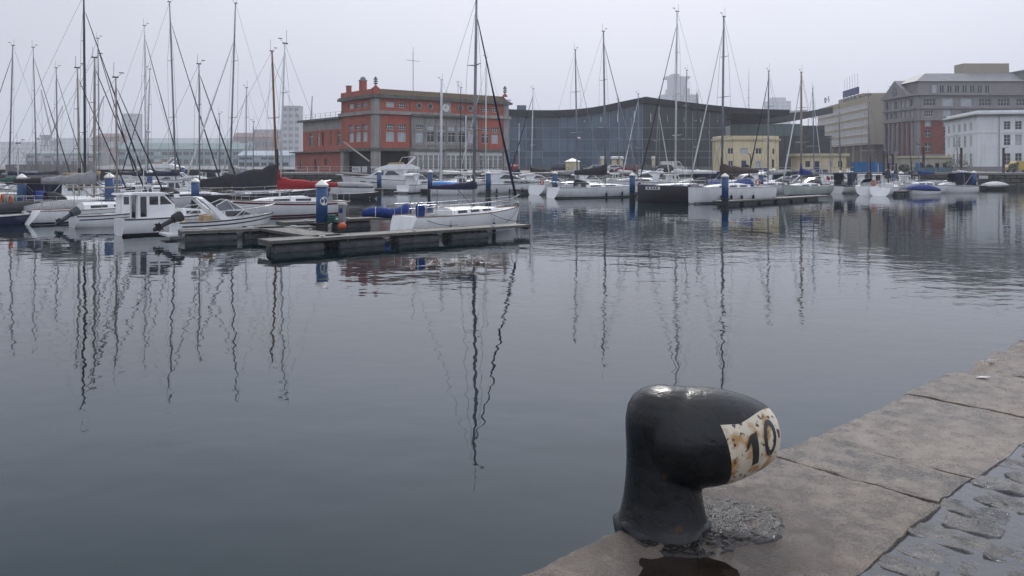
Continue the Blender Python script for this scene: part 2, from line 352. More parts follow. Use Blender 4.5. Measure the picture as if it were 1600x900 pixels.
ln(x4.outputs[2], b.inputs['Base Color']); ln(mrr(na,.3,.7,.22,.36), b.inputs['Roughness'])
b.inputs['Specular IOR Level'].default_value = .36
ma = t.nodes.new('ShaderNodeMath'); ma.operation = 'MULTIPLY_ADD'; ln(mrr(nb_,.55,.68,1,0), ma.inputs[0]); ma.inputs[1].default_value = .9; ln(nc, ma.inputs[2])
bp = t.nodes.new('ShaderNodeBump'); bp.inputs['Strength'].default_value = .30; bp.inputs['Distance'].default_value = .004; ln(ma.outputs[0], bp.inputs['Height']); ln(bp.outputs[0], b.inputs['Normal'])
bol = empty('mooring_bollard', (BX, BY, QZ), 0, 'black hooked iron mooring bollard with a rusty white panel numbered 10', 'bollard')
AXA = R(17); ax = Vector((cos(AXA), sin(AXA), -.04)).normalized(); HC = Vector((-.012, 0, .386))
up = (Vector((0,0,1))-ax*ax.z).normalized(); sidev = up.cross(ax)            # towards the camera side
if sidev.y > 0: sidev = -sidev
HC = HC+sidev*.034
HP = [(-.112,.03),(-.106,.075),(-.090,.122),(-.062,.160),(-.025,.188),(.02,.206),(.08,.215),(.15,.217),(.22,.214),(.285,.206),(.345,.193),(.40,.177),(.45,.159),(.495,.138),(.522,.115),(.54,.080),(.547,.035),(.549,.01)]
def hrad(s):
    for (a, ra), (b_, rb_) in zip(HP, HP[1:]):
        if a <= s <= b_: return ra+(rb_-ra)*(s-a)/(b_-a)
    return HP[-1][1]
def hpt(s, th, off=0.):
    r = hrad(s)+off; return HC+ax*s+up*(r*cos(th))+sidev*(r*sin(th))
mb = MB()
mb.loft([[hpt(s, 2*pi*k/40) for k in range(40)] for s, r in HP])
mb.loft([[Vector((0,0,.438))+ax*(.30*t_)+Vector((0,0,-.045*t_))+sidev*.012+(up*cos(2*pi*k/24)+sidev*sin(2*pi*k/24))*(.174+.022*t_)*f_ for k in range(24)] for t_, f_ in ((-.40,.35),(-.33,.65),(-.18,.9),(0,1),(.25,1),(.5,1),(.75,1),(1,.98))])      # the elbow that carries the neck into the head
mb.lathe([(.204,-.03),(.202,.012),(.194,.03),(.186,.06),(.174,.12),(.165,.20),(.161,.28),(.162,.36),(.166,.42),(.165,.47),(.156,.52),(.134,.560),(.098,.588),(.055,.604),(.01,.609)], 40)
body = mb.build('body', IRON, bol, smooth=True)
rm = body.modifiers.new('remesh', 'REMESH'); rm.mode = 'VOXEL'; rm.voxel_size = .008; rm.use_smooth_shade = True
sm = body.modifiers.new('smooth', 'SMOOTH'); sm.factor = .5; sm.iterations = 6
def onbody(o, off):
    s = o.modifiers.new('wrap', 'SHRINKWRAP'); s.target = body; s.wrap_method = 'NEAREST_SURFACEPOINT'; s.wrap_mode = 'ABOVE_SURFACE'; s.offset = off
PANEL = bpy.data.materials.new('panel_white_rusty'); PANEL.use_nodes = True
t = PANEL.node_tree; b = t.nodes['Principled BSDF']; ln = t.links.new; g = t.nodes.new('ShaderNodeTexCoord')
n1_, n2_, n3_ = nzz(13,4), nzz(34,5), nzz(5,3)
x = t.nodes.new('ShaderNodeMix'); x.data_type = 'RGBA'; ln(mrr(n3_,.35,.7,0,1), x.inputs[0]); x.inputs[6].default_value = (.66,.60,.49,1); x.inputs[7].default_value = (.52,.45,.34,1)
x2 = t.nodes.new('ShaderNodeMix'); x2.data_type = 'RGBA'; ln(mrr(n1_,.50,.63,0,.95), x2.inputs[0]); ln(x.outputs[2], x2.inputs[6]); x2.inputs[7].default_value = (.36,.19,.045,1)
x3 = t.nodes.new('ShaderNodeMix'); x3.data_type = 'RGBA'; ln(mrr(n2_,.59,.64,0,1), x3.inputs[0]); ln(x2.outputs[2], x3.inputs[6]); x3.inputs[7].default_value = (.045,.018,.008,1)
ln(x3.outputs[2], b.inputs['Base Color']); b.inputs['Roughness'].default_value = .42
bp = t.nodes.new('ShaderNodeBump'); bp.inputs['Strength'].default_value = .4; bp.inputs['Distance'].default_value = .003; ln(n2_, bp.inputs['Height']); ln(bp.outputs[0], b.inputs['Normal'])
PS0, PS1 = .255, .518
def pth(u, v):                                   # panel coordinates: u along the hook, v around it
    u = u-.34*(1-u)*(1-v)**1.3
    return PS0+(PS1-PS0)*u, R(60-40*max(u,0)**1.3)+(R(158)-R(60-40*max(u,0)**1.3))*v
mb = MB(); N = 26
mb.add([hpt(*pth(i/N, j/N), .004) for j in range(N+1) for i in range(N+1)], [(j*(N+1)+i, j*(N+1)+i+1, (j+1)*(N+1)+i+1, (j+1)*(N+1)+i) for j in range(N) for i in range(N)])
pan = mb.build('white_panel', PANEL, bol, smooth=True); onbody(pan, .0015)
NUM = mk('numeral_black', (.010,.010,.012), (.03,.025,.02), 30, .4)
def strip(quads, name):
    mb = MB()
    for a, b_, c, d in quads:                    # corners in panel coordinates, cut fine enough to follow the curve
        n = 6
        P_ = [[hpt(*pth(*( (1-i/n)*(1-j/n)*a[k]+(i/n)*(1-j/n)*b_[k]+(i/n)*(j/n)*c[k]+(1-i/n)*(j/n)*d[k] for k in (0,1))), .006) for i in range(n+1)] for j in range(n+1)]
        mb.add([p for r in P_ for p in r], [(j*(n+1)+i, j*(n+1)+i+1, (j+1)*(n+1)+i+1, (j+1)*(n+1)+i) for j in range(n) for i in range(n)])
    o = mb.build(name, NUM, bol, smooth=True); onbody(o, .0032); return o
strip([((.37,.18),(.49,.18),(.49,.58),(.37,.58)), ((.28,.28),(.37,.18),(.37,.27),(.30,.33))], 'numeral')
ring = []
for k in range(20):
    a0, a1 = 2*pi*k/20, 2*pi*(k+1)/20
    def el(a, ru, rv): return ((.735+ru*cos(a)), .36+rv*sin(a))
    ring.append((el(a0,.13,.225), el(a1,.13,.225), el(a1,.068,.150), el(a0,.068,.150)))
strip(ring, 'numeral')
# cast foot ring and the tar run round it
mb = MB(); rings = []
for lev, (r0, z) in enumerate([(.216,-.03),(.213,.006),(.207,.014),(.200,.022),(.193,.030),(.184,.042)]):
    rings.append([((r0*(1+.09*noise.noise(Vector((cos(2*pi*k/48)*3, sin(2*pi*k/48)*3, lev*.4)))))*cos(2*pi*k/48), (r0*(1+.09*noise.noise(Vector((cos(2*pi*k/48)*3, sin(2*pi*k/48)*3, lev*.4)))))*sin(2*pi*k/48), z+.006*noise.noise(Vector((cos(2*pi*k/48)*9, sin(2*pi*k/48)*9, lev)))) for k in range(48)])
mb.loft(rings, False, True); mb.build('foot_ring', IRON, bol, smooth=True)
TAR = mk('wet_tar', (.008,.0065,.0055), (.018,.014,.012), 8, .04, .16, bump=.8, bscale=60, spec=.44)
mb = MB(); n = 110; vs = []
for j in range(n+1):
    for i in range(n+1):
        x_, y_ = -.36+.98*i/n, -.34+.66*j/n
        a_ = math.atan2(y_, x_); r_ = math.hypot(x_, y_)
        rm_ = .265-max(0,-cos(a_+.2))*.115+max(0, cos(a_-R(8)))**3*.19+.05*noise.noise(Vector((cos(a_)*2, sin(a_)*2, 3)))
        q_ = r_/rm_
        z_ = .008*(1-q_)+.008*fbm(x_, y_, 4, 9)+.007*fbm(x_, y_, 8, 30)+.004*fbm(x_, y_, 2, 55)+.006*max(0, 1-r_/.24)
        vs.append((x_, y_, max(z_, -.03)-.3*max(0, q_-1.12)))
mb.add(vs, [(j*(n+1)+i, j*(n+1)+i+1, (j+1)*(n+1)+i+1, (j+1)*(n+1)+i) for j in range(n) for i in range(n)])
tar = mb.build('tar_patch', TAR, smooth=True, label='rough black wet tar patch spread on the stone around the bollard foot', cat='tar patch'); tar.location = (BX+.02, BY-.005, QZ+.0035)
PUD = mk('brown_puddle', (.013,.010,.008), (.024,.017,.012), 6, .03, .09, spec=.5)
mb = MB(); mb.prism([(.34*cos(2*pi*k/24), .24*sin(2*pi*k/24)) for k in range(24)], -.02, 0)
p_ = mb.build('puddle', PUD, label='brown rain puddle lying in the stone in front of the bollard', cat='puddle'); p_.location = (BX+.05, BY-.40, QZ-.006)
LIT = mk('paper_scrap', (.7,.7,.68), (.6,.6,.58), 10, .7)
for px, py, s_ in ((1536,592,.03), (1548,565,.018)):
    d = F*(H-QZ)/(py-YH); mb = MB(); mb.add([(-s_*2,0,0),(0,-s_,.008),(s_*2,0,.004),(0,s_,.0)], [(0,1,2,3)])
    o = mb.build('paper_scrap', LIT, label='white scrap of paper on the wet granite, the %s of two' % ('larger' if s_ > .02 else 'smaller'), cat='litter', group='paper scraps on the quay'); o.location = (wx(px,d), d, QZ+.012)
    m_ = o.modifiers.new('thick', 'SOLIDIFY'); m_.thickness = .003
# ---------------------------------------------------------------- boat building
class Hull:
    def __init__(s, L, B, fs, fb, rb=.5, rs=.4, tf=.7, dr=.35, full=.55):
        s.L, s.B, s.fs, s.fb, s.rb, s.rs, s.tf, s.dr, s.full = L, B, fs, fb, rb, rs, tf, dr, full
    def sheer(s, t): return s.fs+(s.fb-s.fs)*t**1.6-.006*s.L*sin(pi*t)
    def keel(s, t): return -s.dr*max(0, sin(pi*min(max(t*.92+.06, 0), 1)))-.04
    def half(s, t):
        if t < .42: return s.B/2*(s.tf+(1-s.tf)*sin(pi/2*t/.42))
        return max(.025, s.B/2*max(0, 1-((t-.42)/.58)**2.3))
    def P(s, t, q, sd=1, off=0.):
        a = q*pi/2; zf = sin(a)**1.15; sh = s.sheer(t); z = sh+(s.keel(t)-sh)*zf
        y = (s.half(t))*max(0, cos(a))**(s.full+.5*t**3)+off
        x = -s.L/2+s.L*t-s.rb*zf*t**5+s.rs*zf*(1-t)**4
        return (x, sd*y, z)
    def q_at(s, t, z):
        sh = s.sheer(t); zf = min(1, max(0, (z-sh)/(s.keel(t)-sh))); return math.asin(min(1, zf**(1/1.15)))*2/pi
    def mesh(s, name, mat, tmat, parent, n=16, k=8):
        mb = MB(); rings = []
        for i in range(n+1):
            t = i/n; rings.append([s.P(t, j/k, 1) for j in range(k+1)]+[s.P(t, j/k, -1) for j in range(k-1, -1, -1)])
        mb.loft(rings, False, False, closed=False)
        mb.mi = 1; mb.poly(list(reversed(rings[0])))
        return smooth_angle(mb.build(name, [mat, tmat], parent), 50)
    def band(s, mb, za, zb, t0=0., t1=1., off=.006, n=22, sheer=False):
        for sd in (1, -1):
            pts = []
            for i in range(n+1):
                t = t0+(t1-t0)*i/n; sh = s.sheer(t) if sheer else 0
                pts.append((s.P(t, s.q_at(t, sh+za), sd, off), s.P(t, s.q_at(t, sh+zb), sd, off)))
            for a, b_ in zip(pts, pts[1:]): mb.poly([a[0], b_[0], b_[1], a[1]] if sd > 0 else [a[1], b_[1], b_[0], a[0]])
        return mb
    def deck(s, parent, mat, t0=0, t1=0, cw=.28, n=20):
        """deck with a cockpit well between stations t0 and t1"""
        mb = MB(); c = cw*s.B
        ts = sorted(set([i/n for i in range(n+1)]+[t0, t1]))
        row = []
        for t in ts:
            x, y, z = s.P(t, 0, 1); y = max(.01, y-.01); cc = min(c, y*.8); z -= .035
            row.append([(x, -y, z), (x, -cc, z+.03), (x, cc, z+.03), (x, y, z)])
        for i in range(len(ts)-1):
            a, b_ = row[i], row[i+1]; hole = t1 > t0 and ts[i] >= t0-1e-6 and ts[i+1] <= t1+1e-6
            for k in range(3):
                if k == 1 and hole: continue
                mb.poly([a[k], b_[k], b_[k+1], a[k+1]])
        o = mb.build('deck', mat, parent)
        if t1 > t0:
            i0, i1 = ts.index(t0), ts.index(t1); z0 = max(.12, s.fs-.75)
            a, b_ = row[i0], row[i1]; mb = MB()
            f = [(a[1][0],a[1][1],z0), (a[2][0],a[2][1],z0), (b_[2][0],b_[2][1],z0), (b_[1][0],b_[1][1],z0)]
            mb.poly(f)
            for p, q, pt, qt in ((f[0],f[3],a[1],b_[1]), (f[2],f[1],b_[2],a[2]), (f[1],f[0],a[2],a[1]), (f[3],f[2],b_[1],b_[2])): mb.poly([p, q, qt, pt])
            for sd in (-1, 1):                                           # seats
                mb.box(f[0][0]+.05, f[3][0]-.05, *sorted((sd*abs(a[1][1])*.5, sd*abs(a[1][1]))), z0, z0+.38)
            mb.build('cockpit', mat, parent)
        return o
BOATS = 'boats moored at the marina pontoons'
def wake(o): return o
def coachroof(parent, x0, x1, z, w0, w1, h, mat, wins=2, wmat=None, detail=True):
    mb = MB(); rings = []; n = 7
    for i in range(n+1):
        t = i/n; x = x0+(x1-x0)*t; w = w0+(w1-w0)*t**1.4; hh = h*(1-.75*t**2.6); zz = z(x)
        if i == n: hh = .04
        rings.append([(x, -w, zz-.05), (x, -w*.93, zz+hh*.72), (x, -w*.7, zz+hh*.95), (x, 0, zz+hh*1.08), (x, w*.7, zz+hh*.95), (x, w*.93, zz+hh*.72), (x, w, zz-.05)])
    mb.loft(rings); o = smooth_angle(mb.build('coachroof', mat, parent), 35)
    for sd in (1, -1):
        for k in range(wins):
            ta, tb = .10+.72*k/max(1,wins), .10+.72*(k+.72)/max(1,wins); mb = MB(); pt = []
            for t in (ta, (ta+tb)/2, tb):
                x = x0+(x1-x0)*t; w = (w0+(w1-w0)*t**1.4); hh = h*(1-.75*t**2.6); zz = z(x)
                lo = (x, sd*(w*(1-.07*.35)+.008), zz+hh*.22); hi = (x-.03, sd*(w*(1-.07*.9)+.010), zz+hh*.62); pt.append((lo, hi))
            for a, b_ in zip(pt, pt[1:]): mb.poly([a[0], b_[0], b_[1], a[1]] if sd < 0 else [a[1], b_[1], b_[0], a[0]])
            mb.build('window', wmat or GLASS, parent)
    return o
def outboard(parent, x, y, z, tilt=55, mat=None, s_=1., heading=pi):
    """outboard motor on the transom at x, tilted up out of the water"""
    o = empty('outboard_motor', (x, y, z)); o.parent = parent; o.rotation_euler = (0, R(tilt), 0)
    mb = MB(); mb.loft([[( -.15*s_+ax_*cx_, ay_*cy_, z_) for ax_, ay_ in ((1,.6),(.6,1),(-.6,1),(-1,.6),(-1,-.6),(-.6,-1),(.6,-1),(1,-.6))] for z_, cx_, cy_ in ((.10*s_,.16*s_,.13*s_),(.16*s_,.24*s_,.19*s_),(.50*s_,.27*s_,.20*s_),(.62*s_,.22*s_,.17*s_),(.66*s_,.12*s_,.1*s_))])
    smooth_angle(mb.build('cowl', mat or BLK, o), 40)
    mb = MB(); mb.loft([[(x_+ax_*a, ay_*b_, z_) for ax_, ay_ in ((1,0),(0,1),(-1,0),(0,-1))] for z_, x_, a, b_ in ((.14*s_,-.15*s_,.13*s_,.1*s_),(-.45*s_,-.16*s_,.11*s_,.06*s_),(-.62*s_,-.18*s_,.17*s_,.05*s_),(-.95*s_,-.16*s_,.08*s_,.03*s_))])
    mb.box(-.42*s_, .06*s_, -.14*s_, .14*s_, -.56*s_, -.53*s_); mb.tube([(-.40*s_,0,-.68*s_),(.02*s_,0,-.68*s_)], .07*s_, 8); mb.build('drive_leg', mat or BLK, o)
    mb = MB()
    for k in range(3):
        a = 2*pi*k/3; mb.add([(-.42*s_, 0, -.68*s_), (-.44*s_, .16*s_*cos(a-.35), -.68*s_+.16*s_*sin(a-.35)), (-.41*s_, .19*s_*cos(a+.2), -.68*s_+.19*s_*sin(a+.2)), (-.40*s_,.07*s_*cos(a+.7),-.68*s_+.07*s_*sin(a+.7))], [(0,1,2,3),(3,2,1,0)])
    mb.build('propeller', STEEL, o); return o
def fender(parent, x, y, ztop, mat=NAVC, s_=1.):
    mb = MB(); mb.lathe([(.01*s_,-.62*s_),(.08*s_,-.58*s_),(.11*s_,-.5*s_),(.11*s_,-.16*s_),(.07*s_,-.08*s_),(.03*s_,-.03*s_)], 8); mb.tube([(0,0,-.05),(0,0,.25)], .012, 4)
    o = mb.build('fender', mat, parent, smooth=True); o.location = (x, y, ztop); return o
def lifebuoy(parent, x, y, z, ax_='x'):
    mb = MB(); mb.ring((0,0,0), .27, .075, 16, 6, ax_); o = mb.build('lifebuoy', ORNG, parent, smooth=True); o.location = (x, y, z); return o
def sailboat(mast, top, L=10, hd=42, B=None, fs=1.0, fb=1.35, hull=None, trans=None, rb=.6, rs=.4, tf=.72, stripe=None, boot=None, cover=None, cover_h=.45,
             cover_l=None, mmat=None, mr=.085, spr=2, furl=None, fmat=None, stay_t=.93, hood=None, wheel=False, buoy=False, ob=None, fenders=(), wins=2, roof=True,
             rails=True, det=1, label='', mx_=.08, wob=None, boom=True, deckm=None, name='sailing_boat', radar=False, backsail=None, coachh=.42, flag=None, sterncov=None, boom_h=1.0):
    px, wl = mast; d = dw(wl); Xm, Ym = wx(px, d), d; h = R(hd); c_, s_ = cos(h), sin(h)
    B = B or .24*L+.75; xm = mx_*L; hull = hull or GEL
    if hood is None and det and L >= 8.5: hood = [NAVC, GRYC, BLKC, WHTC, None, BLUEC, BLKC][int(px*7+L*3) % 7]
    if hood is False: hood = None
    o = empty(name, (Xm-c_*xm, Ym-s_*xm, 0), h, label, 'sailing boat', BOATS)
    hu = Hull(L, B, fs, fb, rb, rs, tf)
    hu.mesh('hull', hull, trans or hull, o)
    if boot: hu.band(MB(), .03, .15).build('boot_stripe', boot, o)
    if stripe: hu.band(MB(), -.22, -.10, sheer=True).build('stripe', stripe, o)
    ct = (.06, .30)
    hu.deck(o, deckm or DECKM, *ct)
    zf = lambda x: hu.sheer(min(1, max(0, (x+L/2)/L)))-.01
    mb = MB()
    for sd_ in (1, -1): mb.tube([tuple(Vector(hu.P(i/14, 0, sd_))+Vector((0,0,.01))) for i in range(15)], .028, 4)
    mb.build('toe_rail', TEAK if det > 1 else ALU, o)
    if roof: coachroof(o, -L*.19, L*.30, zf, B*.31, B*.13, coachh, GEL, wins)
    # mast
    zt = H+(YH-top[1])/F*d; zd = zf(xm)+(coachh*.9 if roof else 0)-.05
    dx = (top[0]-px)/F*d; tl = Vector((dx*c_, -dx*s_, 0)); mfoot = Vector((xm, 0, zd)); mtop = Vector((xm, 0, zt))+tl
    mp = lambda f: mfoot+(mtop-mfoot)*f
    mm = mmat or ALU
    m_ = MB().tube([mfoot, mp(.5), mp(.8), mtop], [mr, mr, mr*.92, mr*.7], 10, sq=.75).build('mast', mm, o, smooth=True)
    fr = [.52] if spr == 1 else [.37, .68] if spr == 2 else [.28,.52,.76]
    tips = []
    for k, f in enumerate(fr):
        sw = (.10*L*.9+.1)*(1-.25*k); p = mp(f); mb = MB()
        for sd_ in (1, -1): mb.tube([p, p+Vector((-.12, sd_*sw, .05))], [.045, .022], 5)
        mb.build('spreader', mm, m_); tips.append((p, sw))
    mb = MB(); mb.box(mtop.x-.22, mtop.x+.16, -.045+mtop.y, .045+mtop.y, mtop.z-.03, mtop.z+.06)
    mb.tube([mtop+Vector((-.12,.03,.05)), mtop+Vector((-.12,.03,.75+.3*random.random()))], .014, 4)
    mb.tube([mtop+Vector((.08,0,.05)), mtop+Vector((.32,0,.22)), mtop+Vector((.32,0,.32))], .012, 4); mb.box(mtop.x+.2, mtop.x+.52, mtop.y-.01, mtop.y+.01, mtop.z+.3, mtop.z+.36)
    mb.build('masthead_gear', ALUD, m_)
    if radar:
        p = mp(.33); mb = MB(); mb.lathe([(.05,-.14),(.26,-.1),(.28,0),(.22,.1),(.05,.13)], 10); q = mb.build('radar_dome', ALUW, m_, smooth=True); q.location = p+Vector((.34,0,0))
    # standing rigging
    hr = mp(stay_t); bow = Vector((L/2-.12, 0, hu.fb+.05)); wr = .011 if det > 1 else .014
    for sd_ in (1, -1):
        t_ = (xm-.15+L/2)/L; ch = Vector((xm-.18, sd_*hu.half(t_)*.93, zf(xm)))
        pts = [ch]+[p+Vector((-.12, sd_*sw, .05)) for p, sw in tips]+[mp(.97 if stay_t > .9 else stay_t)]
        mb = MB(); mb.tube(pts, wr, 3, False); mb.tube([ch+Vector((.3,0,0)), tips[0][0]], wr*.8, 3, False); mb.build('shroud', WIRE, o)
    mb = MB(); mb.tube([mtop, Vector((-L/2+.12, 0, hu.fs+.1))], wr, 3, False); mb.build('backstay', WIRE, o)
    mb = MB(); mb.tube([hr, bow], wr, 3, False); mb.build('forestay', WIRE, o)
    if furl:
        a, b_ = bow+(hr-bow)*.05, bow+(hr-bow)*.97; f_ = furl if isinstance(furl, float) else .075
        fo = MB(); n = 9
        fo.tube([a+(b_-a)*(i/n)+Vector((0,0,-.04*sin(pi*i/n))) for i in range(n+1)], [f_*(1.15-.75*i/n)*(1+.12*((i*7)%3-1)) for i in range(n+1)], 6)
        fo.build('furled_jib', fmat or NAVC, o, smooth=True)
        MB().lathe([(.05,-.02),(.13,0),(.13,.02),(.07,.05),(.07,.12),(.13,.15),(.05,.18)], 8).build('furler_drum', ALUD, o).location = bow+Vector((-.03,0,.02))
    # boom and sail cover
    if boom:
        zb = zd+boom_h; bl = cover_l or .36*L; e = Vector((xm-.12-bl, (wob or 0), zb+.08))
        bo = MB().tube([(xm-.1, 0, zb), e], [.06, .055], 6).build('boom', mm, o)
        if cover:
            mb = MB(); rings = []; n = 9
            for i in range(n+1):
                t = i/n; p = Vector((xm+.12, 0, zb))+(e-Vector((xm+.12, 0, zb)))*t
                hh = cover_h*(1-.62*t**.7)*(1+.07*sin(i*2.3)); hh = hh*(.9 if i in (0, n) else 1)
                ww = .10+.12*(1-t); sg = -.03*sin(pi*t)
                rings.append([(p.x, p.y+ww*sin(2*pi*k/8)*(1-.3*max(0, cos(2*pi*k/8))), p.z+sg+(hh*.75*cos(2*pi*k/8)+hh*.55 if cos(2*pi*k/8) > 0 else hh*.55+.62*hh*cos(2*pi*k/8)*1.0)) for k in range(8)])
            mb.loft(rings); mb.build('sail_cover', cover, bo, smooth=True)
            if cover_h > .5:
                mb = MB(); mb.tube([(xm, 0, zb+cover_h*.6), (xm+.02, 0, zb+cover_h*1.9)], [.16, .10], 7); mb.build('sail_luff', cover, bo, smooth=True)
        mb = MB(); mb.tube([e+Vector((.5,0,0)), Vector((-L*.24, 0, zf(-L*.24)+.2))], .016, 4); mb.tube([Vector((xm-1.1,0,zb)), Vector((xm-.08,0,zd+.05))], .022, 4); mb.build('sheet_and_vang', WIRE, o)
    # rails
    if rails:
        r_ = .016 if det > 1 else .02
        def on(t, dz=0., inn=.05):
            x, y, z = hu.P(t, 0, 1); return Vector((x, max(0, y-inn), z+dz))
        fl = lambda v: Vector((v.x, -v.y, v.z))
        mb = MB(); a, b_ = on(.86, .6), Vector((L/2+.02, 0, hu.fb+.68))
        mb.tube([a, on(.95,.64), b_, fl(on(.95,.64)), fl(a)], r_, 5)
        for v in (on(.86), on(.95)): mb.tube([v, v+Vector((.03,0,.62))], r_, 5); mb.tube([fl(v), fl(v)+Vector((.03,0,.62))], r_, 5)
        mb.tube([on(.86,.3), on(.95,.32), Vector((L/2-.1,0,hu.fb+.34)), fl(on(.95,.32)), fl(on(.86,.3))], r_*.8, 4); mb.build('pulpit', STEEL, o)
        mb = MB(); a = on(.14,.62); q = on(.01,.62)
        mb.tube([a, q, Vector((q.x, q.y*.35, q.z))], r_, 5); mb.tube([fl(a), fl(q), Vector((q.x, -q.y*.35, q.z))], r_, 5)
        for t_ in (.14, .07, .01):
            v = on(t_); mb.tube([v, v+Vector((0,0,.62))], r_, 5); mb.tube([fl(v), fl(v)+Vector((0,0,.62))], r_, 5)
        mb.build('pushpit', STEEL, o)
        for sgn in (1, -1):
            mb = MB(); sts = [.28, .42, .57, .72]
            for t_ in sts:
                v = on(t_); v = v if sgn > 0 else fl(v); mb.tube([v, v+Vector((0,0,.6))], .013 if det > 1 else .016, 4)
            for hh in (.6, .32):
                mb.tube([(on(t_, hh) if sgn > 0 else fl(on(t_, hh))) for t_ in [.14]+sts+[.86]], .007 if det > 1 else .009, 3, False)
            mb.build('guard_rail', STEEL, o)
    if hood:
        mb = MB(); x0 = -L*.19; w_ = B*.27; rings = []
        for i, (x_, hs) in enumerate(((-.62,.98),(-.15,1.0),(.22,.86),(.5,.62),(.8,.12))):
            rings.append([(x0+x_, w_*cos(pi*k/8), zf(x0)+.12+(.78*hs)*sin(pi*k/8)**.7) for k in range(9)])
        mb.loft(rings, False, False, closed=False); so = mb.build('spray_hood', hood, o, smooth=True); md = so.modifiers.new('thick', 'SOLIDIFY'); md.thickness = .02
        mb = MB(); w2 = w_*.62
        mb.poly([(x0+.30, w2, zf(x0)+.50), (x0+.62, w2*.9, zf(x0)+.36), (x0+.62, -w2*.9, zf(x0)+.36), (x0+.30, -w2, zf(x0)+.50)])
    if wheel:
        x_ = -L*.37; mb = MB(); mb.ring((x_, 0, fs+.35), .42, .018, 18, 5); mb.box(x_+.02, x_+.22, -.11, .11, fs-.65, fs+.45)
        for k in range(3): mb.tube([(x_, .42*cos(pi*k/3), fs+.35+.42*sin(pi*k/3)), (x_, -.42*cos(pi*k/3), fs+.35-.42*sin(pi*k/3))], .01, 4)
        mb.build('steering_wheel', STEEL, o)
    if sterncov:
        mb = MB(); mb.loft([[(-L*.44+r_*1.0*cos(2*pi*k/8), -B*.25+r_*sin(2*pi*k/8), fs+z_) for k in range(8)] for z_, r_ in ((-.2,.20),(.1,.24),(.45,.26),(.62,.22),(.70,.10))]); mb.build('covered_outboard', sterncov, o, smooth=True)
    if buoy: lifebuoy(o, -L/2-.02, -B*.26 if buoy is True else buoy, fs+.42)
    if ob: outboard(o, -L/2-.12, -.3, .72, 50, ob, .85)
    for t_ in fenders:
        sd_ = 1 if t_ > 0 else -1; x, y, z = hu.P(abs(t_), .25, sd_); fender(o, x, y+sd_*.10, z-.02, NAVC if det > 0 else BLK)
    if flag:
        x_ = -L/2+.1; mb = MB(); mb.tube([(x_, 0, fs), (x_-.25, 0, fs+1.3)], .015, 4); fo = mb.build('flag_staff', TEAK, o)
        mb = MB(); mb.add([(x_-.24,0,fs+1.25),(x_-.9,.12,fs+.95),(x_-.75,.05,fs+.5),(x_-.18,0,fs+.85)], [(0,1,2,3)]); q = mb.build('flag', flag, fo); q.modifiers.new('thick','SOLIDIFY').thickness = .01
    return o, hu
class panel:
    """a pane lying on each side of a superstructure profile"""
    def __init__(s, mb, pts, wf, eps=.012):
        s.m = []
        for sd_ in (1, -1):
            v = [(x, sd_*(wf(x, z)+eps), z) for x, z in pts]; s.m.append(MB().poly(v if sd_ < 0 else list(reversed(v))))
    def build(s, name, mat, parent):
        return [m.build(name, mat, parent) for m in s.m]
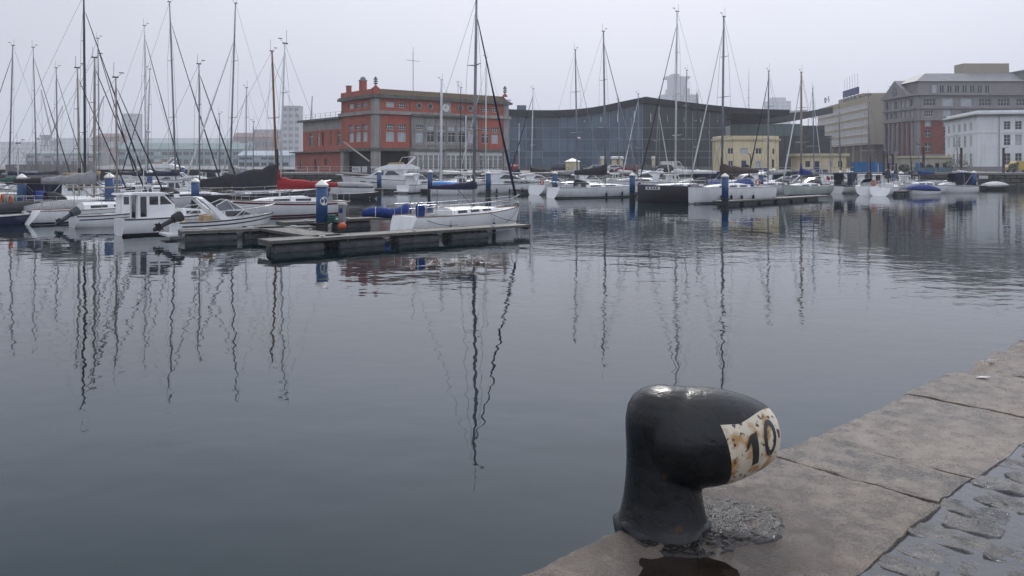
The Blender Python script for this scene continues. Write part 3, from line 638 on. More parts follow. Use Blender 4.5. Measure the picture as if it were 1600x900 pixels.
def motorboat(at_, L=7, hd=42, B=None, fs=.8, fb=1.2, kind='sport', hull=None, stripe=None, boot=None, roofm=None, label='', trimm=None, ob=None, tilt=55, rails=True,
              cover=None, buoy=False, fenders=(), name='motor_boat', cat='motor boat', rb=.8):
    px, wl = at_; d = dw(wl); h = R(hd); B = B or .24*L+.75; hull = hull or GEL
    o = empty(name, (wx(px, d), d, 0), h, label, cat, BOATS)
    hu = Hull(L, B, fs, fb, rb, -.05, .86, .3, .42); hu.mesh('hull', hull, hull, o)
    if stripe: hu.band(MB(), -.26, -.19, sheer=True, t0=.03).build('stripe', stripe, o)
    if boot: hu.band(MB(), .0, .13).build('boot_stripe', boot, o)
    zf = lambda x: hu.sheer(min(1, max(0, (x+L/2)/L)))-.02
    bf = lambda x: hu.half(min(1, max(0, (x+L/2)/L)))
    mb = MB()
    for sd_ in (1, -1): mb.tube([tuple(Vector(hu.P(i/14, .02, sd_, .01))) for i in range(15)], .035, 5)
    mb.build('rub_rail', trimm or BLK, o)
    rf = roofm or GEL
    def taper(z0, z1, w0, w1, xt=None):
        return lambda x, z: max(.02, min((w0+(w1-w0)*min(1, max(0, (z-z0)/(z1-z0)))), bf(x)-.08))
    if kind == 'sport':
        hu.deck(o, DECKM, .04, .46, .36); z0 = zf(0)
        wf = lambda x, z: max(.05, min(bf(x)-.10, B*.40)-(z-z0)*.45)
        P0 = [(-.06*L,z0-.1),(.40*L,zf(.40*L)),(.30*L,z0+.28),(.12*L,z0+.50),(-.06*L,z0+.50)]
        smooth_angle(MB().prof(P0, wf).build('coachroof', GEL, o), 30)
        panel(MB(), [(-.05*L,z0+.16),(.22*L,z0+.22),(.13*L,z0+.42),(-.05*L,z0+.44)], wf).build('window', GLASS, o)
        ws = MB(); wz = lambda x, z: max(.05, B*.36-(z-z0)*.28)
        ws.add([(.16*L,-.18*B,z0+.46),(.16*L,.18*B,z0+.46),(-.02*L,.22*B,z0+1.02),(-.02*L,-.22*B,z0+1.02)], [(0,1,2,3)])
        for sd_ in (1,-1): ws.add([(.16*L,sd_*.18*B,z0+.46),(-.12*L,sd_*.36*B,z0+.44),(-.14*L,sd_*.33*B,z0+.74),(-.02*L,sd_*.22*B,z0+1.02)], [(0,1,2,3) if sd_ < 0 else (3,2,1,0)])
        ws.build('windscreen', TINT, o)
        fr = MB(); fr.tube([(.16*L,-.18*B,z0+.46),(-.02*L,-.22*B,z0+1.02),(-.02*L,.22*B,z0+1.02),(.16*L,.18*B,z0+.46),(.16*L,-.18*B,z0+.46)], .025, 5)
        for sd_ in (1,-1): fr.tube([(-.02*L,sd_*.22*B,z0+1.02),(-.14*L,sd_*.33*B,z0+.74),(-.12*L,sd_*.36*B,z0+.44),(.16*L,sd_*.18*B,z0+.46)], .025, 5); fr.tube([(.05*L,sd_*.27*B,z0+.46),(-.02*L,sd_*.22*B,z0+1.02)], .016, 4)
        fr.build('windscreen_frame', ALUW, o)
        a = MB(); hw = B*.42
        prof_ = [(-.08*L, z0+.02), (-.30*L, z0+1.15), (-.33*L, z0+1.36)]
        secs = []
        for x_, y_, z_ in ((-.05*L,hw,z0),(-.22*L,hw*.95,z0+.85),(-.28*L,hw*.86,z0+1.12),(-.29*L,hw*.5,z0+1.2),(-.29*L,-hw*.5,z0+1.2),(-.28*L,-hw*.86,z0+1.12),(-.22*L,-hw*.95,z0+.85),(-.05*L,-hw,z0)):
            wd = .24 if z_ < z0+.2 else .12; sg = 1 if y_ > 0 else -1; edge = abs(z_-z0) < 1.3
            secs.append([(x_-wd,y_,z_),(x_+wd,y_,z_),(x_+wd,y_-.09*sg*(1 if edge else 0),z_-.07),(x_-wd,y_-.09*sg*(1 if edge else 0),z_-.07)])
        a.loft(secs); a.build('radar_arch', GEL, o)
        mb = MB()
        for sd_ in (1,-1): mb.box(-.24*L,-.16*L,*sorted((sd_*.10*B,sd_*.24*B)),fs-.5,fs+.28)
        mb.box(-.46*L,-.38*L,-.3*B,.3*B,fs-.6,fs-.05); mb.build('seat', mk('seat_vinyl', (.50,.36,.20), (.4,.28,.15), 4, .6), o)
        MB().box(-L/2-.55, -L/2+.05, -B*.38, B*.38, .16, .27).build('swim_platform', GEL, o)
    elif kind == 'pilot':
        hu.deck(o, DECKM, .02, .10, .36); pc = -.20*L; z0 = zf(pc); wf = taper(z0, z0+1.55, B*.34, B*.30)
        smooth_angle(MB().prof([(-.18*L+pc,z0-.15),(.13*L+pc,z0-.1),(.13*L+pc,z0+.7),(.04*L+pc,z0+1.27),(-.18*L+pc,z0+1.27)], wf).build('cabin', GEL, o), 20)
        MB().prof([(-.24*L+pc,z0+1.26),(.075*L+pc,z0+1.26),(.06*L+pc,z0+1.36),(-.22*L+pc,z0+1.38)], lambda x, z: B*.33).build('roof', rf, o)
        panel(MB(), [(.005*L+pc,z0+.72),(.105*L+pc,z0+.74),(.035*L+pc,z0+1.17),(.005*L+pc,z0+1.17)], wf).build('window', GLASS, o)
        panel(MB(), [(-.085*L+pc,z0+.72),(-.012*L+pc,z0+.72),(-.012*L+pc,z0+1.17),(-.085*L+pc,z0+1.17)], wf).build('window', GLASS, o)
        panel(MB(), [(-.16*L+pc,z0+.10),(-.11*L+pc,z0+.10),(-.11*L+pc,z0+1.17),(-.16*L+pc,z0+1.17)], wf).build('window', GLASS, o)
        mb = MB(); mb.add([(.135*L+pc,-B*.25,z0+.76),(.135*L+pc,B*.25,z0+.76),(.05*L+pc,B*.24,z0+1.2),(.05*L+pc,-B*.24,z0+1.38)], [(0,1,2,3)]); mb.build('windscreen', GLASS, o)
        mb = MB(); mb.add([(-.184*L+pc,-.3,z0+.0),(-.184*L+pc,.3,z0+.0),(-.184*L+pc,.3,z0+1.3),(-.184*L+pc,-.3,z0+1.3)], [(3,2,1,0)]); mb.build('cabin_door', GLASS, o)
        smooth_angle(MB().prof([(.12*L+.6*pc,zf(.1*L)-.1),(.38*L+.6*pc,zf(.38*L)-.05),(.33*L+.6*pc,z0+.34),(.12*L+.6*pc,z0+.46)], lambda x, z: max(.05, min(bf(x)-.18, B*.36)-(z-z0)*.3)).build('foredeck_trunk', GEL, o), 30)
        panel(MB(), [(.15*L+.6*pc,z0+.16),(.28*L+.6*pc,z0+.17),(.27*L+.6*pc,z0+.31),(.15*L+.6*pc,z0+.33)], lambda x, z: max(.05, min(bf(x)-.18, B*.36)-(z-z0)*.3)).build('window', GLASS, o)
        mb = MB(); mb.tube([(-.1*L+pc,0,z0+1.5),(-.1*L+pc,0,z0+2.9)], .02, 4); mb.tube([(-.13*L+pc,.3,z0+1.5),(-.15*L+pc,.3,z0+3.6)], .010, 4); mb.build('antenna', ALUW, o)
    elif kind == 'fly':
        hu.deck(o, DECKM, .02, .20, .36); z0 = zf(0); wf = lambda x, z: max(.1, min(bf(x)-.25, B*.42)-(z-z0)*.16)
        smooth_angle(MB().prof([(-.22*L,z0-.3),(.38*L,zf(.36*L)-.1),(.26*L,z0+.42),(.19*L,z0+.50),(.05*L,z0+1.42),(-.26*L,z0+1.42)], wf).build('cabin', GEL, o), 25)
        for q in ([(.015*L,z0+.62),(.125*L,z0+.62),(.055*L,z0+1.20),(.015*L,z0+1.22)], [(-.17*L,z0+.60),(-.0*L,z0+.60),(-.03*L,z0+1.18),(-.10*L,z0+1.20)]): panel(MB(), q, wf).build('window', GLASS, o)
        mb = MB(); hw = B*.30; mb.add([(.185*L,-hw,z0+.56),(.185*L,hw,z0+.56),(.062*L,hw*.95,z0+1.34),(.062*L,-hw*.95,z0+1.34)], [(0,1,2,3)]); mb.build('windscreen', GLASS, o)
        smooth_angle(MB().prof([(-.38*L,z0+1.40),(.12*L,z0+1.36),(.06*L,z0+1.75),(-.05*L,z0+2.15),(-.30*L,z0+2.15),(-.40*L,z0+1.62)], lambda x, z: B*.40-(z-z0-1.4)*.10).build('flybridge', GEL, o), 30)
        MB().prof([(-.22*L,z0+2.14),(-.02*L,z0+2.14),(-.06*L,z0+2.42),(-.20*L,z0+2.46)], lambda x, z: B*.33).build('flybridge_cover', TANC, o)
        mb = MB()
        for sd_ in (1,-1):
            mb.tube([(-.24*L,sd_*B*.38,z0+1.9),(-.34*L,sd_*B*.36,z0+3.2)], [.14,.09], 5)
        mb.tube([(-.34*L,B*.36,z0+3.2),(-.34*L,-B*.36,z0+3.2)], .09, 5); mb.build('radar_arch', GEL, o)
        mb = MB(); mb.tube([(-.16*L,-B*.3,z0+2.4),(-.19*L,-B*.3,z0+3.15),(-.34*L,-B*.3,z0+3.3)], .025, 5); mb.tube([(-.16*L,B*.3,z0+2.4),(-.19*L,B*.3,z0+3.15),(-.34*L,B*.3,z0+3.3)], .025, 5); mb.build('bimini_frame', STEEL, o)

        mb = MB()
        hu.band(MB(), -.62, -.50, .58, .66, .01, 4, True).build('porthole', GLASS, o); hu.band(MB(), -.62, -.50, .72, .78, .01, 4, True).build('porthole', GLASS, o)
        MB().box(-L/2-.7, -L/2+.05, -B*.42, B*.42, .22, .34).build('swim_platform', TEAK, o)
        MB().tube([(L/2-.3,0,fb+.02),(L/2+.75,0,fb+.10)], [.22,.10], 6, sq=.35).build('bow_platform', GEL, o)
    elif kind == 'express':
        hu.deck(o, DECKM, .03, .22, .38); z0 = zf(0); wf = lambda x, z: max(.06, min(bf(x)-.18, B*.42)-(z-z0)*.34)
        smooth_angle(MB().prof([(-.25*L,z0-.2),(.40*L,zf(.40*L)-.05),(.28*L,z0+.34),(.12*L,z0+.52),(.0*L,z0+1.18),(-.14*L,z0+1.42),(-.30*L,z0+1.22),(-.25*L,z0+.3)], wf).build('cabin', GEL, o), 35)
        panel(MB(), [(-.17*L,z0+.66),(.02*L,z0+.62),(.09*L,z0+.62),(-.005*L,z0+1.06),(-.10*L,z0+1.18)], wf).build('window', GLASS, o)
        panel(MB(), [(-.12*L,z0+.12),(.22*L,z0+.16),(.16*L,z0+.30),(-.10*L,z0+.36)], wf).build('window', GLASS, o)
        mb = MB(); hw = B*.26; mb.add([(.13*L,-hw,z0+.56),(.13*L,hw,z0+.56),(.012*L,hw*.85,z0+1.16),(.012*L,-hw*.85,z0+1.16)], [(0,1,2,3)]); mb.build('windscreen', GLASS, o)
        MB().prof([(-.36*L,z0+1.16),(-.12*L,z0+1.36),(-.14*L,z0+1.48),(-.34*L,z0+1.32)], lambda x, z: B*.33).build('hardtop', rf, o)
        mb = MB(); mb.tube([(-.26*L,B*.3,z0+1.2),(-.34*L,B*.3,z0+1.75),(-.34*L,-B*.3,z0+1.75),(-.26*L,-B*.3,z0+1.2)], .05, 6); mb.build('radar_arch', GEL, o)
        MB().box(-L/2-.6, -L/2+.05, -B*.4, B*.4, .2, .32).build('swim_platform', GEL, o)
    elif kind == 'launch':
        hu.deck(o, DECKM, .04, .34, .36); z0 = zf(.1*L); wf = taper(z0, z0+1.2, B*.36, B*.30)
        smooth_angle(MB().prof([(.0*L,z0-.15),(.34*L,zf(.34*L)-.05),(.24*L,z0+.42),(.17*L,z0+.5),(.13*L,z0+1.12),(.0,z0+1.12)], wf).build('cabin', GEL, o), 20)
        MB().prof([(-.05*L,z0+1.11),(.16*L,z0+1.11),(.14*L,z0+1.21),(-.04*L,z0+1.23)], lambda x, z: B*.34).build('roof', rf, o)
        panel(MB(), [(.015*L,z0+.55),(.075*L,z0+.55),(.075*L,z0+1.02),(.015*L,z0+1.02)], wf).build('window', GLASS, o)
        panel(MB(), [(.09*L,z0+.55),(.145*L,z0+.55),(.12*L,z0+1.02),(.09*L,z0+1.02)], wf).build('window', GLASS, o)
        mb = MB(); mb.add([(.175*L,-B*.24,z0+.54),(.175*L,B*.24,z0+.54),(.137*L,B*.23,z0+1.06),(.137*L,-B*.23,z0+1.06)], [(0,1,2,3)]); mb.build('windscreen', GLASS, o)
    elif kind == 'covered':
        hu.deck(o, DECKM); z0 = zf(0); cv = MB(); rings = []
        for i in range(9):
            t_ = .02+.9*i/8; x = -L/2+L*t_; hw = bf(x)+.03; hh = .75*sin(pi*min(1, .12+t_*.95))**.6
            rings.append([(x, hw*cos(pi*k/8), zf(x)-.12+hh*sin(pi*k/8)**.8) for k in range(9)])
        cv.loft(rings, True, True); cv.build('boat_cover', cover or WHTC, o, smooth=True)
    elif kind == 'open':
        hu.deck(o, DECKM, .05, .72, .36); mb = MB()
        for t_ in (.2,.42,.62): x = -L/2+L*t_; mb.box(x-.14, x+.14, -bf(x)*.82, bf(x)*.82, fs-.32, fs-.26)
        mb.build('thwart', TEAK, o)
    elif kind == 'bimini':
        hu.deck(o, DECKM, .04, .5, .36); z0 = zf(0); wf = taper(z0, z0+.6, B*.36, B*.26)
        smooth_angle(MB().prof([(.0,z0-.1),(.36*L,zf(.36*L)-.05),(.2*L,z0+.36),(.02*L,z0+.45)], wf).build('coachroof', GEL, o), 25)
        mb = MB(); mb.prof([(-.36*L,z0+1.55),(.04*L,z0+1.60),(.03*L,z0+1.70),(-.18*L,z0+1.76),(-.35*L,z0+1.66)], lambda x, z: B*.40); mb.build('bimini_top', cover or NAVC, o)
        mb = MB()
        for sd_ in (1,-1):
            for x_ in (-.36*L, -.16*L, .03*L): mb.tube([(-.16*L,sd_*B*.42,z0),(x_,sd_*B*.39,z0+1.58)], .02, 4)
        mb.build('bimini_frame', STEEL, o)
        panel(MB(), [(-.34*L,z0+.1),(.02*L,z0+.1),(.03*L,z0+1.58),(-.36*L,z0+1.55)], lambda x, z: B*.385, 0).build('side_screen', NAVC, o)
    if rails and kind not in ('covered', 'open'):
        mb = MB()
        for sd_ in (1,-1):
            pts = [Vector(hu.P(t_, 0, sd_)) for t_ in (.50,.62,.74,.86,.96)]
            pts = [Vector((v.x, v.y*.93, v.z)) for v in pts]
            mb.tube([pts[0]]+[v+Vector((.05,0,.45)) for v in pts[1:]]+[Vector((L/2+.05,0,fb+.5))], .018, 4)
            for v in pts[1:]: mb.tube([v, v+Vector((.05,0,.45))], .015, 4)
        mb.build('bow_rail', STEEL, o)
    if ob: outboard(o, -L/2-.12, -.1, fs-.1, tilt, ob, 1.0)
    if buoy: lifebuoy(o, -L*.185, -B*.30, zf(0)+.9)
    for t_ in fenders:
        sd_ = 1 if t_ > 0 else -1; x, y, z = hu.P(abs(t_), .25, sd_); fender(o, x, y+sd_*.10, z-.02, BLK)
    return o, hu
TINT = mk('tinted_screen', (.10,.12,.13), (.07,.085,.09), 2, .06, spec=.7)
# ---------------------------------------------------------------- pontoons
PONT = 'floating pontoons of the marina'
float_me = {}
def pontoon(p0, p1, width, label, step=3.1, fl=2.3, cleats=3, top=.54, tie=None):
    p0, p1 = Vector(p0), Vector(p1); dv = p1-p0; Ln = dv.length; a = math.atan2(dv.y, dv.x)
    o = empty('pontoon', (p0.x, p0.y, 0), a, label, 'pontoon', PONT)
    MB().box(0, Ln, .06, width-.06, top-.10, top).build('walkway', PDECK, o)
    for y0, y1 in ((0,.10), (width-.10, width)):
        mb = MB(); mb.box(-.02, Ln+.02, y0, y1, top-.115, top+.012); mb.build('edge_beam', PEDGE, o)
    n = max(2, int(Ln/3.1))
    for k in range(n+1): MB().box(Ln*k/n-.035, Ln*k/n+.035, .12, width-.12, .30, top-.115).build('cross_frame', PEDGE, o)
    x = .25; key = round(fl, 2)
    if key not in float_me:
        mb = MB(); mb.tube([(0,0,0),(.06,0,0),(.10,0,0),(fl-.10,0,0),(fl-.06,0,0),(fl,0,0)], [.22,.25,.235,.235,.25,.22], 12)
        for k in (.33,.66): mb.tube([(fl*k-.04,0,0),(fl*k+.04,0,0)], .255, 12, False)
        float_me[key] = mb.mesh('float', FLOATM, True)
    while x+fl < Ln:
        link('float', float_me[key], o, (x, .50, .12)); link('float', float_me[key], o, (x, width-.50, .12)); x += step
    for k in range(cleats):
        cx_ = Ln*(k+.5)/cleats; mb = MB(); mb.box(cx_-.05, cx_+.05, .18, .24, top, top+.07); mb.tube([(cx_-.16,.21,top+.08),(cx_+.16,.21,top+.08)], .025, 5); mb.build('cleat', STEEL, o)
    return o
def wp(px, py): d = dw(py); return (wx(px, d), d)
pontoon((-10.1,34.5), (1.0,43.8), 1.5, 'nearest pontoon finger on grey round floats with the white sloop alongside')
pontoon((-15.9,39.4), (-10.2,42.5), 1.2, 'short pontoon finger on long floats beside the sport cruiser', fl=2.4, step=2.75)
pontoon((-7.6,37.6), (-20,52.5), 1.6, 'wide wooden walkway running back from the nearest pontoon finger')
pontoon((-20.2,52.6), (-42,79), 2.2, 'long walkway continuing back between the crowded boats', cleats=5)
pontoon((-12.6,45.6), (-6.6,50.9), 1.2, 'pontoon finger behind the navy covered boom of the white sloop')
pontoon(wp(1136,321.5), wp(1300,311), 1.5, 'pontoon finger in front of the white racing yacht', fl=2.4, top=.42)
pontoon(wp(1405,306), wp(1478,300), 1.4, 'short pontoon finger beside the small blue covered boat')
pontoon(wp(1500,296), wp(1588,294), 1.6, 'far pontoon carrying the white covered dinghy', cleats=2)
pontoon(wp(560,301), wp(830,303), 1.8, 'far pontoon behind the flybridge yacht and blue piles', cleats=5)
pontoon(wp(860,306), wp(1010,308), 1.6, 'pontoon between the two boats with open white sterns', cleats=3)
pontoon(wp(40,316), wp(330,318), 1.8, 'back pontoon among the crowded masts', cleats=5)
# ---------------------------------------------------------------- mooring piles
PG = 'blue mooring piles'
def pile(px, ty, d, label, sign=False, r=.31):
    x = wx(px, d); zt = wz(ty, d)
    o = empty('mooring_pile', (x, d, 0), 0, label, 'mooring pile', PG)
    MB().lathe([(r,.55),(r,zt)], 18).build('pole', PILE, o, smooth=True); MB().lathe([(r+.012,-1),(r+.014,.48),(r+.004,.62)], 18).build('tidal_band', WEED, o, smooth=True)
    smooth_angle(MB().lathe([(r+.03,zt-.06),(r+.05,zt-.02),(r+.05,zt+.05),(r*.55,zt+.22),(.03,zt+.31)], 18).build('cap', CAPW, o), 40)
    mb = MB(); mb.ring((0,0,.60), r+.09, .05, 16, 5, 'z'); mb.build('collar', BLK, o)
    if sign:
        # white roundel with the figure 4, turned towards the fairway
        so = empty('roundel', (0,0,0)); so.parent = o; so.location = (0,0,zt-.82); so.rotation_euler = (0,0,R(38))
        mb = MB(); n = 16; k_ = .235
        mb.add([( (r+.008)*sin(k_*cos(2*pi*i/n)/r*1.0), -(r+.008)*cos(k_*cos(2*pi*i/n)/r), k_*sin(2*pi*i/n)) for i in range(n)]+[(0,-(r+.008),0)], [(n,i,(i+1)%n) for i in range(n)])
        mb.build('disc', CAPW, so)
        mb = MB()
        def bar(a0, z0, a1, z1, w_):
            p, q = Vector((a0,z0)), Vector((a1,z1)); nn = Vector((-(q-p).y,(q-p).x)).normalized()*w_
            f = lambda v: ((r+.014)*sin(v.x/r), -(r+.014)*cos(v.x/r), v.y)
            mb.add([f(p-nn), f(q-nn), f(q+nn), f(p+nn)], [(0,1,2,3),(3,2,1,0)])
        bar(.04,-.17,.04,.17,.026); bar(.04,.17,-.12,-.06,.024); bar(-.13,-.06,.12,-.06,.024)
        mb.build('numeral', PILE, so)
for a_ in [(503,290,44.2,'nearest blue mooring pile with a white cone cap and roundel numbered 4',True),(305,284,66,'blue mooring pile in front of the teal covered boat'),(171,277,58,'blue mooring pile beside the red lifebuoy among the left masts'),
    (34,278,60,'blue mooring pile near the white hulled boats by the frame edge'),(234,269,97,'blue mooring pile behind the tan covered boat'),(286,262,140,'small distant blue pile before the grey sheds'),(370,264,137,'small distant blue pile near the white far cruisers'),
    (592.5,269,110,'blue mooring pile in front of the flybridge yacht bow'),(672,269,103,'blue mooring pile beside the bright blue dinghy'),(763,271,99,'blue mooring pile at the stern of the express cruiser'),(867,271,96,'blue mooring pile between two open white sterns'),
    (988,274,88,'blue mooring pile at the bow of the charcoal yacht'),(1133,276,74.5,'blue mooring pile at the near end of the finger by the white racing yacht'),(1021,270,128,'blue mooring pile behind the charcoal yacht'),(1189,273,104,'blue mooring pile beside the brown sail cover'),(1209,266,136,'distant blue pile behind the brown sail cover'),
    (1396,270,122,'blue mooring pile behind the boats below the blue container'),(1408,271,118,'blue mooring pile beside the small motor boats'),(1522,270,120,'blue mooring pile standing alone before the dark quay wall')]: pile(*a_)
# ---------------------------------------------------------------- sailing boats: nearest rows first
sailboat((740,362),(744.5,-2),L=7.9,mx_=.075,hd=40,B=3.0,fs=1.05,fb=1.32,rb=.35,rs=-.45,tf=.78,mmat=ALU,mr=.10,spr=2,cover=NAVC,cover_h=.40,furl=.07,fmat=NAVC,wheel=True,det=2,hood=False,sterncov=BLUEC,wins=3,stripe=None,fenders=(-.25,-.62),coachh=.36,
    label='white sloop with navy sail cover and blue covered outboard alongside the nearest pontoon')
near_sloop = [x for x in col.objects if x.get('label', '').startswith('white sloop with navy sail cover')][0]
for a_, b_ in (((3.6,-.35,1.3),(1.2,-2.1,.62)), ((-3.6,-1.1,1.0),(-2.0,-2.1,.62)), ((.6,-1.45,1.1),(2.6,-2.1,.62))):
    a_, b_ = Vector(a_), Vector(b_); MB().tube([a_+(b_-a_)*(i/6)+Vector((0,0,-.16*sin(pi*i/6))) for i in range(7)], .014, 4).build('mooring_line', NAVC, near_sloop)
sailboat((437,338),(445,68),L=9.2,hd=222,fs=1.0,fb=1.3,rs=.9,tf=.6,stripe=BURG,boot=BURG,cover=REDC,cover_h=.75,boom_h=.55,cover_l=4.6,mmat=ALUW,furl=None,det=2,label='white sloop with a red sail cover and burgundy stripe')
sailboat((183,345),(181,121),L=8.2,hd=42,fs=.85,fb=1.1,rs=-.6,tf=.7,boot=NAVY,mmat=ALUB,cover=None,spr=1,furl=.055,fmat=BLKC,det=2,label='white sloop with beige mast and raked transom next to the pilothouse boat')
sailboat((147,340),(148,90),L=9,hd=42,fs=1.0,fb=1.3,rs=.5,tf=.62,boot=NAVY,mmat=ALUB,mr=.11,cover=GRYC,cover_h=.8,cover_l=3.2,furl=.06,fmat=BLKC,buoy=True,det=2,fenders=(-.4,),label='white sloop with thick beige mast, grey sail bag and orange lifebuoy')
sailboat((124,335),(121,106),L=8.8,hd=42,fs=.95,fb=1.25,rs=.5,tf=.68,mmat=ALUB,cover=BLKC,cover_h=.6,cover_l=4.2,furl=.05,fmat=BLKC,det=2,buoy=True,label='white sloop with slim beige mast and long black boom cover')
sailboat((18,330),(40,-60),L=8,hd=222,fs=.9,fb=1.2,mmat=ALUW,spr=1,cover=NAVC,furl=.05,det=1,label='white sloop cut by the photo edge beside the blue workboat') if False else None
sailboat((133,317),(131,-8),L=14,hd=42,fs=1.2,fb=1.7,hull=NAVY,mmat=ALUD,mr=.15,spr=3,cover=BLKC,cover_h=.9,boom_h=.2,cover_l=6.5,furl=.08,fmat=BLKC,det=1,label='large navy ketch with the tallest black mast and long black sail cover')
sailboat((433,322),(425,80),L=13,hd=42,fs=1.2,fb=1.6,hull=CHAR,mmat=WOODM,mr=.13,spr=1,cover=BLKC,cover_h=1.9,boom_h=.1,coachh=.2,cover_l=6.8,furl=None,det=1,label='dark yacht with a varnished wooden mast and sagging black boom tent')
sailboat((312,326),(311,100),L=9,hd=42,fs=1,fb=1.3,mmat=ALU,spr=2,cover=None,furl=.07,fmat=BLKC,stay_t=.93,det=1,label='white sloop with a black furled jib behind the blue pile and teal launch')
sailboat((359,311),(368,5),L=12,hd=222,fs=1.1,fb=1.5,mmat=ALU,mr=.12,spr=2,cover=GRYC,cover_h=.9,cover_l=4.5,furl=.11,fmat=WHTC,stay_t=.8,det=1,label='white sloop with right leaning mast and pale grey furled jib')
sailboat((275,312),(265,3),L=12,hd=42,fs=1.1,fb=1.5,mmat=ALU,mr=.12,spr=2,cover=NAVC,furl=.07,fmat=BLKC,stay_t=.9,det=1,radar=False,label='white sloop with tall left leaning mast and thin black furled jib')
sailboat((228,306),(226,40),L=11,hd=42,fs=1.1,fb=1.4,mmat=ALUW,mr=.13,spr=2,cover=BLKC,furl=.07,fmat=NAVC,det=1,radar=True,label='white cruising yacht with thick pale mast, radar dome and navy furled jib')
sailboat((230,298),(234,108),L=9,hd=222,mmat=ALU,spr=2,cover=NAVC,furl=.07,fmat=NAVC,det=1,label='smaller sloop close behind the thick pale mast')
sailboat((155,304),(153,60),L=11,hd=42,mmat=ALU,spr=2,cover=TANC,furl=.08,fmat=NAVC,det=1,label='white yacht with grey mast and tan sail cover behind the beige masted boats')
sailboat((90,302),(88,106),L=9,hd=42,mmat=ALU,mr=.11,spr=2,cover=BLKC,furl=.06,fmat=BLKC,det=1,label='white sloop whose mast stands between the green sail and a black mast')
sailboat((57,304),(52,74),L=10,hd=42,mmat=ALU,spr=2,cover=GRYC,furl=.065,fmat=BLKC,det=1,radar=True,label='white sloop with left leaning mast, radar dome and grey sail cover')
sailboat((14,306),(20,71),L=10,hd=222,mmat=ALU,mr=.12,spr=2,cover=NAVC,furl=.07,fmat=BLKC,det=1,label='white sloop with right leaning mast nearest the photo edge')
sailboat((28,322),(29,224),L=6,hd=42,fs=.8,fb=1,mmat=ALUW,mr=.08,spr=1,cover=GRNC,det=1,label='small sloop with a short white mast beside the blue pile')
sailboat((384,298),(385,137),L=9,hd=222,mmat=ALU,spr=2,cover=WHTC,furl=.05,fmat=GRYC,det=0,label='distant sloop with faint slim mast in front of the light blue shed')
sailboat((343,294),(343,178),L=7,hd=42,mmat=ALU,spr=1,cover=NAVC,det=0,label='distant small sloop with short thin mast before the long grey shed')
sailboat((396,293),(396,190),L=7,hd=222,mmat=ALU,spr=1,cover=BLUEC,det=0,label='distant small sloop with thin mast beside the light blue shed gable')
sailboat((689,299),(690,125),L=10.5,hd=190,mmat=ALUW,mr=.24,spr=1,cover=CREAM,cover_l=4.6,furl=None,det=1,label='yacht with the thickest white mast in front of the orange building')
sailboat((719,294),(720,137),L=9,hd=195,hull=NAVY,mmat=ALUD,mr=.10,spr=1,cover=WHTC,furl=None,det=1,label='navy yacht with a slim black mast before the clock of the orange building')
sailboat((728,298),(728,180),L=7.5,hd=20,mmat=ALUW,mr=.12,spr=1,cover=NAVC,furl=None,det=1,label='small yacht with short white mast and wide crosstrees')
sailboat((759,294),(759.5,90),L=11,hd=200,mmat=ALUW,mr=.12,spr=2,cover=WHTC,furl=.06,fmat=WHTC,det=1,label='white yacht with pale mast behind the express cruiser')
sailboat((830,292),(833,139),L=10,hd=205,mmat=ALUW,mr=.11,spr=2,cover=BLKC,cover_h=.7,furl=.10,fmat=NAVC,det=1,label='white yacht with pale mast and dark furled jib sloping down before the glass hall')
sailboat((811,292),(811,192),L=7,hd=30,mmat=ALUW,spr=1,cover=NAVC,det=0,label='small yacht with short white mast at the corner of the orange building')
sailboat((902,302),(899,78),L=12,hd=40,fs=1.15,fb=1.45,rs=-.5,tf=.82,mmat=ALU,mr=.11,spr=2,cover=GRYC,furl=.05,fmat=GRYC,buoy=True,det=1,radar=True,label='white yacht with round white stern and orange lifebuoy by the blue pile')
sailboat((946,308),(943,49),L=11.5,hd=25,fs=1.15,fb=1.4,rs=-.45,tf=.8,boot=GRNC,mmat=ALU,mr=.13,spr=2,cover=BLKC,cover_h=1.0,cover_l=3.9,furl=.08,fmat=GRYC,det=1,fenders=(-.5,-.7),label='white yacht with heavy black sail cover rising up its mast')
for px, py, wl, L_n, hd_, lab, kw in [
    (968,158,294,8,220,'thin masted sloop behind the black sail cover',{}),(988,182,293,7,35,'small sloop with short mast beside the yellow vents',{}),(999,147,295,9,215,'sloop with white mast between the yellow vents and dark facade',{'furl':.08,'fmat':WHTC}),
    (1022,165,294,8,30,'sloop with leaning white mast behind the charcoal yacht bow',{'furl':.10,'fmat':WHTC}),(1070,110,295,10,215,'sloop with slim mast just behind the tallest pale mast',{}),(1091,146,293,9,40,'sloop with dark slim mast before the dark slate facade',{'mmat':ALUD}),
    (1272,138,297,9,50,'sloop with slim grey mast beside the beige masted boat',{'furl':.07,'fmat':WHTC}),(1313,168,300,8,66,'navy hulled sloop with dark furled jib before the yellow hut',{'hull':NAVY,'furl':.08,'fmat':BLKC}),
    (1400,236,300,6.5,60,'small sloop with navy furled sail below the stone building',{'cover':NAVC,'cover_h':.8}),(1425,244,299,6,55,'small sloop with short black mast below the cream pavilion',{'mmat':ALUD,'cover':NAVC}),(1437,226,302,6.5,200,'small sloop with blue boom cover by the short finger',{'cover':BLUEC}),
    (1497,215,296,7,215,'small sloop with thin mast before the white building',{})]:
    kw = dict(dict(mmat=ALU, cover=random.choice([NAVC, GRYC, WHTC, BLUEC]), spr=1 if L_n < 8.5 else 2, mr=.085, det=0), **kw)
    sailboat((px, wl), (px+(3 if px in (1070,) else 8 if px == 1022 else -2), py), L=L_n, hd=hd_, label=lab, **kw)
